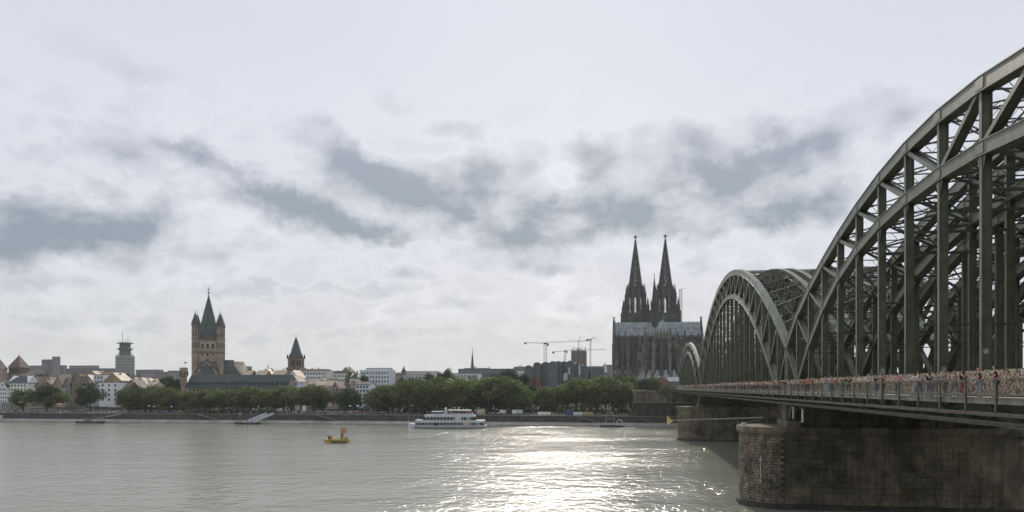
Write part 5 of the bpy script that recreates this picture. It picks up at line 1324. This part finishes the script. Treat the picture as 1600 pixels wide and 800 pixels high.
mb = MB(); mb.tube((xx(637.5), 0, z(661)), (xx(637), 0, z(643)), .09, .06, 5); mb.build('bow_mast', SHIPW, sh)
mb = MB()
for i in range(40):
    x = xx(756-i*2.2); mb.box(x-.03, x+.03, -hw+.06, -hw+.12, z(656.2), z(653.8)) if x > xx(745) else mb.box(x-.03, x+.03, -hw+.12, -hw+.18, z(648.2), z(645.8))
mb.build('railings', SHIPW, sh)

mb = MB(); rq = random.Random(2)
for i in range(26):
    x = xx(rq.uniform(664, 741)); y_ = rq.uniform(-hw+.5, hw-.5); z0 = z(648.2)
    if xx(675) < x < xx(700): continue
    mb.cur = rq.randrange(5); mb.lathe([(.2, z0), (.22, z0+1.0), (.26, z0+1.35), (.1, z0+1.45)], 5, (x, y_)); mb.cur = 5; mb.lathe([(.06, z0+1.45), (.13, z0+1.6), (.05, z0+1.75)], 5, (x, y_))
tag(mb.build('ship_passengers', [CLOTHES[c] for c in ('white', 'black', 'blue', 'red', 'grey')]+[SKIN], kind='stuff', loc=(X, Y, 0), rotz=-R(3)), 'small crowd of passengers on the top deck of the excursion ship', 'crowd')
X, Y = wpt(526, 691.5); k = Y/F
yb = thing('work_boat', 'small yellow open work boat with orange beacon mid river', 'boat', (X, Y, 0), R(4)); z = lambda y: pz(y, Y); xx = lambda x: (x-526)*k
hm = hullmb(xx(506.5), xx(546.5), -.3, z(686.5), 1.5, .25, .35, 12); hm.build('hull', YEL, yb)
mb = MB(); mb.box(xx(508), xx(546), -1.62, -1.5, z(687.3), z(686)); mb.box(xx(508), xx(546), 1.5, 1.62, z(687.3), z(686)); mb.build('gunwale', YEL, yb)
hullmb(xx(508), xx(545), -.35, .38, 1.42, .25, 0, 10).build('waterline_band', SHIPD, yb)
mb = MB(); mb.box(xx(513), xx(518.5), -.8, .8, z(686.5), z(681.5)); mb.box(xx(512.6), xx(519), -.9, .9, z(681.5), z(681)); mb.build('engine_box', BRICK, yb)
mb = MB(); mb.box(xx(541), xx(543), -.5, .5, z(686.5), z(683.3)); mb.build('bollard', BRICK, yb)
mb = MB(); 
for i in range(8): x = xx(519+i*1.9); mb.box(x-.04, x+.04, -1.4, -1.32, z(686.5), z(682.8))
mb.box(xx(518), xx(533.5), -1.4, -1.32, z(682.8), z(682.5)); mb.build('railing', YELL, yb)
mb = MB(); mb.lathe([(.75, z(686.5)), (.55, z(682)), (.4, z(676))], 8, (xx(534.5), 0)); mb.build('beacon_mast', mat('olive_paint', (.16, .15, .07), .6), yb)
mb = MB(); mb.lathe([(1.0, z(686.5)), (.8, z(683.5)), (.5, z(681))], 7, (xx(536.5), .2)); mb.build('winch', YEL, yb)
for a in range(4):
    mb = MB(); an = a*PI/2+.3; dx = math.cos(an)*.75; dy = math.sin(an)*.75; x = xx(536.3)
    mb.box(x+dx-.28, x+dx+.28, dy-.28, dy+.28, z(676.5), z(669.5)); mb.build('orange_panel', ORG, yb)
mb = MB(); mb.tube((xx(536.3), 0, z(678)), (xx(536.3), 0, z(667)), .1, .06, 5); mb.bar((xx(531), 0, z(669.2)), (xx(541), 0, z(669.2)), .12, .12); mb.bar((xx(541), 0, z(669.2)), (xx(540.5), 0, z(679)), .08, .08); mb.build('beacon_frame', GREYD, yb)
X, Y = wpt(-4, 658.5); k = Y/F
lb = thing('motor_boat', 'white motor boat cut off by the left edge near the quay', 'boat', (X, Y, 0), 0)
hullmb(-8.5*k-3, 8.5*k, -.3, 1.4, 1.8, .3, .6).build('hull', SHIPW, lb)
mb = MB(); mb.box(-7*k, 7.2*k, -1.4, 1.4, 1.4, 4.0*1); mb.build('cabin', SHIPW, lb); mb = MB(); mb.box(-6*k, 6*k, -1.46, -1.402, 2.3, 3.4); mb.build('cabin_window', SHIPG, lb)

# landing pontoons -----------------------------------------------------
def pontoon(px0, px1, label, w=-7):
    X0, Y0 = city(px0, w); X1, Y1 = city(px1, w); L = math.hypot(X1-X0, Y1-Y0)
    t = thing('landing_stage', label, 'landing stage', ((X0+X1)/2, (Y0+Y1)/2, 0), -TH, 'landing stages along the far quay'); k = Y0/F
    mb = MB(); mb.prism([(-L/2, .9), (-L/2+1.5, -.4), (L/2-1.5, -.4), (L/2, .9)], -2.5, 2.5); mb.build('float', SHIPD, t)
    mb = MB(); mb.box(-L/2+.5, L/2-.5, -2.3, 2.3, .902, 1.1); mb.build('deck', GREYD, t)
    for i in range(int(L/1.8)): mb = MB(); x = -L/2+.8+i*1.8; mb.box(x-.05, x+.05, -2.3, -2.2, 1.102, 2.2); mb.build('rail_post', GREYD, t)
    mb = MB(); mb.box(-L/2+.6, L/2-.6, -2.31, -2.19, 2.2, 2.28); mb.build('handrail', GREYD, t)
    return t, k, L
t, k, L = pontoon(121, 161, 'dark floating landing stage left of the orange house')
mb = MB(); mb.bar((L/2-6, 0, 2.2), (L/2+7, 7.5, 5.5), .2, .7, (0, 1, 0)); mb.bar((L/2-6, -1, 3.4), (L/2+7, 6.5, 6.6), .1, .1); mb.build('gangway', CONC_L, t)
mb = MB(); mb.box(-3, 0, -1, 1, 1.102, 2.6); mb.build('equipment_box', GREYB, t)
t, k, L = pontoon(369, 405, 'landing stage with two white covered gangways below the warehouse')
for o, nm in ((0, 0), (4.2, 1)):
    A = Vector((L*.02+o, .5, 1.6)); B = Vector((L*.42+o+1.5, 9, 5.6)); mb = MB(); mb.bar(A, B, .2, 1.2, (0, 0, 1)); g_ = mb.build('gangway', SHIPW, t)
    mb = MB(); mb.bar(A+Vector((0, -.8, .7)), B+Vector((0, -.8, .7)), .75, .1, (0, 0, 1)); mb.build('side_panel', SHIPW, g_)
mb = MB(); mb.tube((-L*.33, 0, 1.1), (-L*.33, 0, 5.6), .3, .3, 8); mb.build('marker_post', mat('faded_red', (.3, .1, .09), .7), t)
mb = MB(); mb.tube((-L*.33, 0, 5.602), (-L*.33, 0, 6.6), .32, .32, 8); mb.build('post_cap', SHIPW, t)
for x in (-.12, .12, .3): mb = MB(); mb.box(L*x, L*x+1.1, -1.8, -.6, 1.102, 2.4+x); mb.build('equipment_box', SHIPW, t)
t, k, L = pontoon(936, 976, 'low landing stage with A-frame hoist and drum left of the bridge')
mb = MB()
for sx in (-1, 1): mb.bar((sx*2.6-1, -.8, 1.1), (sx*1.7-1, -.8, 7.8), .45, .35, (0, 1, 0)); mb.bar((sx*2.6-1, 1.0, 1.1), (sx*1.7-1, 1.0, 7.8), .3, .3, (0, 1, 0))
mb.bar((-2.9, -.8, 7.8), (.9, -.8, 7.8), .4, .4); mb.bar((-3.2, -.8, 4.4), (1.2, -.8, 4.4), .25, .25); mb.build('hoist_frame', CONC_L, t)
mb = MB(); 
for i in range(14):
    a0_, a1_ = PI*i/14*1.25-.3, PI*(i+1)/14*1.25-.3; mb.bar((4.2+1.5*math.cos(a0_), -1, 2.6+1.3*math.sin(a0_)), (4.2+1.5*math.cos(a1_), -1, 2.6+1.3*math.sin(a1_)), .8, .3, (0, 1, 0))
mb.build('drum', SHIPW, t)
# containers, stalls and small things on the quay
def quaybox(label, px0, px1, y0, y1, m, w=12, name='quay_container', cat='container'):
    X, Y = city((px0+px1)/2, w); k = Y/F; L = (px1-px0)*k; h = (y1-y0)*k; zb = pz(y1, Y)
    t = thing(name, label, cat, (X, Y, max(5.3, zb)), -TH); h = max(h, 1.5)
    mb = MB(); mb.box(-L/2, L/2, 0, 2.6, 0, h); mb.build('body', m, t)
    mb = MB(); mb.box(-L/2-.1, L/2+.1, -.1, 2.7, h+.002, h+.18); mb.build('roof', m, t)
    n = max(2, int(L/2.5))
    for i in range(n): mb = MB(); x = -L/2+L*(i+.5)/n; mb.box(x-.5, x+.5, -.06, -.002, .3, h-.3); mb.build('panel', m, t)
quaybox('blue container on the quay edge left of the yellow barrier', 883.5, 894.5, 641, 648.5, CLOTHES['blue'])
quaybox('yellow barrier hoarding on the quay edge beside the blue container', 911, 926, 645.5, 648.5, YEL, 9, 'hoarding', 'hoarding')
quaybox('white hoarding between the blue container and the yellow one', 896, 910, 646, 648.8, WH, 9, 'hoarding', 'hoarding')
quaybox('white low hoarding on the quay left of the blue container', 842, 860, 646.2, 648.8, WH, 9, 'hoarding', 'hoarding')
quaybox('beige kiosk on the quay right of the excursion ship', 746, 757, 640, 648, CREAM, 14, 'kiosk', 'kiosk')
quaybox('small white sign box mounted low on the quay wall', 840, 845, 651, 654.5, WH, 7, 'sign_box', 'sign')
quaybox('white van shaped stall under the trees right of the ship', 780, 790, 641, 646, WH, 20, 'stall', 'stall')
quaybox('pale stall beneath the trees left of the red brick museum bay', 806, 816, 641, 646, WHB, 20, 'stall', 'stall')
quaybox('white tent stall under the trees behind the ship stern', 800, 806, 641, 647, WH, 16, 'stall', 'stall')
quaybox('long cafe terrace roof with red front at far left', 22, 46, 626, 636, PINK, 40, 'cafe', 'cafe')
quaybox('long pale cafe awning behind the left quay trees', 46, 100, 630.5, 636, CREAM, 30, 'cafe', 'cafe')
quaybox('grey stone kiosk at the left end of the quay', 0, 17, 630, 641, GREYB, 12, 'kiosk', 'kiosk')
quaybox('cream site hut under the trees left of the dark quay tree', 461, 468, 633, 641, CREAM, 22, 'stall', 'stall')
quaybox('pale tent between tree trunks below the town hall tower', 472, 478, 634, 642, WH, 22, 'stall', 'stall')
def parasol(px, y, wpx, m, label, w=18):
    X, Y = city(px, w); k = Y/F; t = thing('parasol', label, 'parasol', (X, Y, 5.3), 0, 'parasols on the quay'); zt_ = max(2.4, pz(y, Y)-5.3); r = wpx/2*k
    mb = MB(); mb.lathe([(r, zt_-.7), (r*.5, zt_-.25), (.05, zt_)], 8); mb.build('canopy', m, t)
    mb = MB(); mb.tube((0, 0, 0), (0, 0, zt_-.3), .05, .05, 5); mb.build('pole', GREYD, t)
for i, (px, y, wd, m, l) in enumerate(((233, 633, 5, WH, 'white parasol right of the orange house'), (241, 634, 5, WH, 'white parasol in front of the dark trees, paired'), (248, 632, 4, PINK, 'pink parasol left of the brick turret'),
    (268, 634, 4, WHB, 'pale parasol nearest the brick turret'), (132, 634, 6, TEAL, 'larger teal parasol left of the tall white block'), (126, 635, 5, TEAL, 'smaller teal parasol beside the narrow brown house'), (92, 630, 9, ORG, 'wide orange parasol under the left trees'),
    (547, 633, 5, WH, 'white parasol just right of the dark quay tree'), (559, 633, 6, WH, 'white parasol in front of the cool white flats'), (644, 632, 6, WHB, 'pale parasol under the centre trees left of the ship'), (33, 627, 8, ORG, 'orange parasol on the far left terrace'),
    (168, 629, 8, CREAM, 'cream parasol at the foot of the tall white block'), (404, 634, 4, WH, 'small white parasol above the covered gangways'))): parasol(px, y, wd, m, l)
# crowds on the promenade (no one could count them)
mb = MB(); rg = random.Random(21)
CM = [CLOTHES[c] for c in ('white', 'black', 'blue', 'red', 'grey', 'pink', 'beige', 'teal')]+[SKIN]
def fig(x, y, z0):
    h = rg.uniform(1.5, 1.85); mb.cur = rg.choice((1, 2, 4, 1)); r = .17
    for s_ in (-.09, .09): mb.lathe([(.07, z0), (.10, z0+h*.47)], 4, (x+s_, y))
    mb.cur = rg.randrange(8); mb.lathe([(.19, z0+h*.45), (.17, z0+h*.6), (.24, z0+h*.8), (.07, z0+h*.86)], 5, (x, y))
    mb.cur = 8; mb.lathe([(.06, z0+h*.86), (.11, z0+h*.93), (.05, z0+h)], 5, (x, y))
for (x0, x1, n_) in ((0, 120, 110), (120, 290, 170), (290, 430, 90), (430, 520, 90), (520, 600, 120), (600, 830, 120), (830, 1000, 60)):
    for i in range(n_):
        w = rg.uniform(8, 30); px = rg.uniform(x0, x1); fig(ba(px, w), w, 5.3)
tag(bobj(mb, 'promenade_crowd', CM, 'stuff'), 'crowd of people strolling along the far promenade', 'crowd')
mb = MB()
for i in range(300):
    w = 6.9; px = 8+i*4.6
    if px > 985: break
    x = ba(px, w); mb.box(x-.04, x+.04, w, w+.08, 5.5, 6.4)
mb.box(ba(0, 6.9), ba(985, 6.9), 6.9, 6.98, 6.4, 6.46); mb.box(ba(0, 6.9), ba(985, 6.9), 6.9, 6.98, 5.95, 5.99)
tag(bobj(mb, 'quay_railing', RAILM), 'thin dark railing along the top of the far quay wall', 'railing')

# ------------------------------------------------------------------ people on the bridge
def skin_obj(name, joints, edges, m, sub=1):
    me = bpy.data.meshes.new(name); me.from_pydata([j[0] for j in joints], edges, [])
    o = bpy.data.objects.new(name, me); C.objects.link(o)
    md = o.modifiers.new('s', 'SKIN'); 
    for i, j in enumerate(joints):
        me.skin_vertices[0].data[i].radius = j[1] if isinstance(j[1], tuple) else (j[1], j[1])
    me.skin_vertices[0].data[0].use_root = True
    ss_ = o.modifiers.new('d', 'SUBSURF'); ss_.levels = sub; ss_.render_levels = sub
    dg = bpy.context.evaluated_depsgraph_get(); dg.update()
    nm = bpy.data.meshes.new_from_object(o.evaluated_get(dg)); nm.name = name
    bpy.data.objects.remove(o)
    nm.polygons.foreach_set('use_smooth', [True]*len(nm.polygons))
    nm.materials.clear(); nm.materials.append(m); return nm
def person_set(stride, arm, lean, long_hair):
    """returns dict of unit meshes (height 1.75 m, facing -x)"""
    hp = (0, 0, .93)
    fA, fB = -stride*.34, stride*.34
    def leg(s_, f): return [((f*.1, s_*.09, .90), .10), ((f*.45-.03*abs(stride), s_*.10, .50), .062), ((f*1.0, s_*.10, .09), .042), ((f*1.0-.13, s_*.11, .035), .034)]
    J = [(hp, (.13, .10)), ((lean*.3, 0, 1.15), (.13, .10)), ((lean*.6, 0, 1.36), (.16, .10)), ((lean*.8, 0, 1.47), .055), ((lean*.9-.01, 0, 1.55), .06), ((lean*.9-.02, 0, 1.65), (.085, .10)), ((lean*.9-.01, 0, 1.73), .055)]
    E = [(0, 1), (1, 2), (2, 3), (3, 4), (4, 5), (5, 6)]
    for s_, f in ((-1, fA), (1, fB)):
        n0 = len(J); J += leg(s_, f); E += [(0, n0), (n0, n0+1), (n0+1, n0+2), (n0+2, n0+3)]
        if arm == 'down': A = [((lean*.6, s_*.19, 1.38), .055), ((-f*.35+.02, s_*.24, 1.10), .042), ((-f*.8-.04, s_*.25, .87), .03), ((-f*.9-.05, s_*.25, .79), (.02, .035))]
        elif arm == 'phone': A = [((lean*.6, s_*.19, 1.38), .055), ((-.06, s_*.25, 1.12), .042), ((-.26, s_*.12, 1.3), .03), ((-.31, s_*.07, 1.36), (.02, .035))]
        else: A = [((lean*.6, s_*.19, 1.38), .055), ((-.12, s_*.25, 1.16), .042), ((-.33, s_*.2, 1.1), .03), ((-.4, s_*.18, 1.08), (.02, .035))]
        n0 = len(J); J += A; E += [(2, n0), (n0, n0+1), (n0+1, n0+2), (n0+2, n0+3)]
        hx = A[3][0]; d_ = (Vector(A[3][0])-Vector(A[2][0])).normalized()
        for q_ in range(4):
            off = Vector((0, (q_-1.5)*.018, 0)); L_ = (.07, .08, .075, .06)[q_]; n1 = len(J)
            J += [(tuple(Vector(hx)+off+d_*.03), .009), (tuple(Vector(hx)+off+d_*L_+Vector((-.01, 0, 0))), .008)]; E += [(n0+3, n1), (n1, n1+1)]
    body = skin_obj('body', J, E, SKIN)
    T = [((lean*.1, 0, .93), (.155, .12)), ((lean*.3, 0, 1.12), (.145, .115)), ((lean*.6, 0, 1.34), (.185, .12)), ((lean*.75, 0, 1.44), (.09, .08))]; TE = [(0, 1), (1, 2), (2, 3)]
    for s_, f in ((-1, fA), (1, fB)):
        n0 = len(T); a2 = {'down': (-f*.2+.01, s_*.235, 1.2), 'phone': (-.03, s_*.24, 1.22), 'rest': (-.08, s_*.245, 1.24)}[arm]
        T += [((lean*.6, s_*.2, 1.37), .075), (a2, .065)]; TE += [(2, n0), (n0, n0+1)]
    shirt = skin_obj('shirt', T, TE, CLOTHES['white'])
    P_ = [((0, 0, .95), (.15, .125))]; PE = []
    for s_, f in ((-1, fA), (1, fB)):
        n0 = len(P_); P_ += [((f*.1, s_*.09, .86), .115), ((f*.45-.03*abs(stride), s_*.10, .50), .08), ((f*.96, s_*.10, .13), .062)]; PE += [(0, n0), (n0, n0+1), (n0+1, n0+2)]
    tro = skin_obj('trousers', P_, PE, CLOTHES['blue'])
    x = lean*.9
    Hh = [((x+.01, 0, 1.74), (.09, .09)), ((x+.045, 0, 1.66), (.085, .1)), ((x+.06, 0, 1.56 if not long_hair else 1.45), .055)]
    hair = skin_obj('hair', Hh, [(0, 1), (1, 2)], HAIRD)
    mb = MB()
    for sy in (-.035, .035): mb.box(x-.112, x-.098, sy-.012, sy+.012, 1.655, 1.67)
    mb.cur = 1; mb.prism([(x-.135, 1.62), (x-.095, 1.615), (x-.095, 1.655)], -.012, .012); mb.cur = 2; mb.box(x-.108, x-.09, -.025, .025, 1.583, 1.593)
    for sy in (-1, 1): mb.cur = 1; mb.box(x-.02, x+.015, min(sy*.088, sy*.105), max(sy*.088, sy*.105), 1.62, 1.68)
    fo = mb.build('face', [HAIRD, SKIN, BRICK]); face = fo.data; bpy.data.objects.remove(fo)
    shoes = []
    for s_, f in ((-1, fA), (1, fB)):
        mb = MB(); mb.prism([(f-.2, .0), (f+.07, .0), (f+.07, .09), (f-.03, .11), (f-.18, .05)], s_*.105-.045, s_*.105+.045)
        fo = mb.build('shoe', CLOTHES['grey']); shoes.append(fo.data); bpy.data.objects.remove(fo)
    return [('body', body), ('shirt', shirt), ('trousers', tro), ('hair', hair), ('face', face), ('shoe', shoes[0]), ('shoe', shoes[1])]
SETS = [person_set(.8, 'down', -.02, False), person_set(.25, 'phone', -.02, True), person_set(.9, 'down', -.05, True), person_set(.1, 'rest', -.10, False)]
def person(u, v, set_i, face_ang, shirt, tr, hair, label, h=1.0, group=None, z=DECK):
    X, Y, Z = Bw(u, v, z)
    t = thing('person', label, 'person', (X, Y, Z), -TH+face_ang, group, (h, h, h))
    for nm, me in SETS[set_i]:
        o = put(nm, me, t)
        m = {'shirt': CLOTHES.get(shirt), 'trousers': CLOTHES.get(tr), 'hair': HAIRD if hair == 'dark' else HAIRB}.get(nm)
        if m: o.material_slots[0].link = 'OBJECT'; o.material_slots[0].material = m
    return t
def uat(px, v):   # u on the bridge where column px meets the line at offset v
    t_ = (px-800)/F
    return (OFF0+v*CT+t_*v*ST)/(t_*CT-ST)
FU = PI/2      # facing away (+u) is -x rotated: heading along the bridge
ppl = [(1557, -3.9, 'black', 'black', 'dark', 'person all in black standing nearest the right edge of the picture', 3), (1532, -3.7, 'black', 'pale blue', 'blond', 'person in black top with blond hair left of the one all in black', 3),
 (1505, -3.2, 'black', 'red', 'dark', 'person with long dark hair and dark red trousers before the locks', 1), (1492, -2.6, 'lilac', 'grey', 'blond', 'person in lilac top beside the dark haired one', 0),
 (1477, -3.0, 'olive', 'olive', 'blond', 'blond person in olive clothes in front of the lock fence', 3), (1461, -2.5, 'pale blue', 'grey', 'dark', 'person in pale blue top standing behind the grey trousered one', 0),
 (1452, -3.4, 'black', 'grey', 'dark', 'person in black top and light grey trousers by the railing', 1), (1436, -3.5, 'white', 'blue', 'dark', 'person in white top and blue jeans by the railing', 0),
 (1430, -2.4, 'white', 'white', 'dark', 'person all in white near the fence of locks', 2), (1402, -3.1, 'pink', 'grey', 'dark', 'person in pink top and grey trousers left of the group in white', 2),
 (1380, -3.5, 'black', 'black', 'dark', 'broad person in black standing at the railing left of centre', 3), (1370, -3.4, 'black', 'blue', 'dark', 'person in black top and jeans talking to the broad one', 3),
 (1356, -3.5, 'white', 'beige', 'dark', 'person in white shirt with red print and beige shorts', 0), (1344, -3.6, 'white', 'grey', 'dark', 'person in white shirt leaning on the railing', 3), (1326, -2.9, 'black', 'olive', 'blond', 'person in black top and olive trousers', 1),
 (1317, -3.1, 'teal', 'blue', 'dark', 'person in teal top and jeans', 0), (1307, -3.0, 'orange', 'beige', 'dark', 'person in orange top and beige trousers', 2), (1299, -3.4, 'pale blue', 'blue', 'dark', 'person in pale blue shirt and blue jeans', 0),
 (1290, -2.9, 'pink', 'white', 'dark', 'person in pink top and white trousers', 1), (1279, -3.0, 'cream', 'beige', 'dark', 'person in cream top and beige trousers walking', 2), (1270, -3.5, 'black', 'beige', 'dark', 'person in black top and beige trousers by the railing', 3),
 (1262, -2.8, 'orange', 'black', 'dark', 'person in orange top and black trousers', 0), (1255, -3.4, 'red', 'grey', 'dark', 'person in red top and grey trousers', 0), (1240, -3.0, 'cream', 'grey', 'blond', 'person in cream top near the first pier', 1),
 (1233, -3.4, 'white', 'pale blue', 'dark', 'person in white top and pale trousers above the first pier', 2), (1226, -3.2, 'black', 'grey', 'dark', 'person in black top above the first pier', 0)]
for i, (px, v, s_, tr, hr, lab, st) in enumerate(ppl):
    person(uat(px, v), v, st, random.choice((-FU, FU))+random.uniform(-.5, .5) if st != 3 else random.choice((0, -.3, .4)), s_, tr, hr, lab, random.uniform(1.16, 1.28), 'people on the footpath')
rg = random.Random(9); px = 1219.0; seen = {}
ORD2 = ORD+['fourteenth', 'fifteenth', 'sixteenth', 'seventeenth', 'eighteenth', 'nineteenth', 'twentieth']
while px > 1066:
    v = rg.uniform(-4.1, -1.8); u = uat(px, v)
    sh_ = rg.choice(('white', 'white', 'pink', 'red', 'orange', 'black', 'cream', 'pale blue', 'black', 'beige')); tr_ = rg.choice(('blue', 'black', 'grey', 'beige'))
    k_ = seen.get(sh_, 0); seen[sh_] = k_+1
    person(u, v, rg.randrange(3), rg.choice((-FU, FU)), sh_, tr_, 'dark', f'distant pedestrian, {ORD2[k_]} in a {sh_} top going left from above the near pier', rg.uniform(1.16, 1.26), 'distant pedestrians on the footpath')
    px -= rg.uniform(1.4, 4.2)
# walkers on the approach viaduct above the abutment
SH = ('white', 'teal', 'red', 'pink', 'pale blue', 'cream', 'orange', 'lilac', 'black')
for i in range(9):
    px = 990+i*8.2; X, Y = city(px, 11)
    t = person(10, 0, i % 3, 0, SH[i], 'grey', 'dark', f'tiny pedestrian in {SH[i]} behind the parapet of the bridge approach', 1.0, 'pedestrians on the bridge approach'); t.location = (X, Y, 18.7)

# ------------------------------------------------------------------ haze
hm = bpy.data.materials.new('river_haze'); hm.use_nodes = True
t_ = NT(hm.node_tree); t_.n.remove(t_.n['Principled BSDF'])
pv = t_.node('ShaderNodeVolumePrincipled'); pv.inputs['Color'].default_value = (.86, .92, .93, 1); pv.inputs['Density'].default_value = .000075; pv.inputs['Anisotropy'].default_value = .3
t_.l.new(pv.outputs[0], t_.n['Material Output'].inputs['Volume'])
mb = MB(); mb.box(-5500, 5500, -900, 6500, -6, 260)
mb.build('haze', hm, kind='stuff')
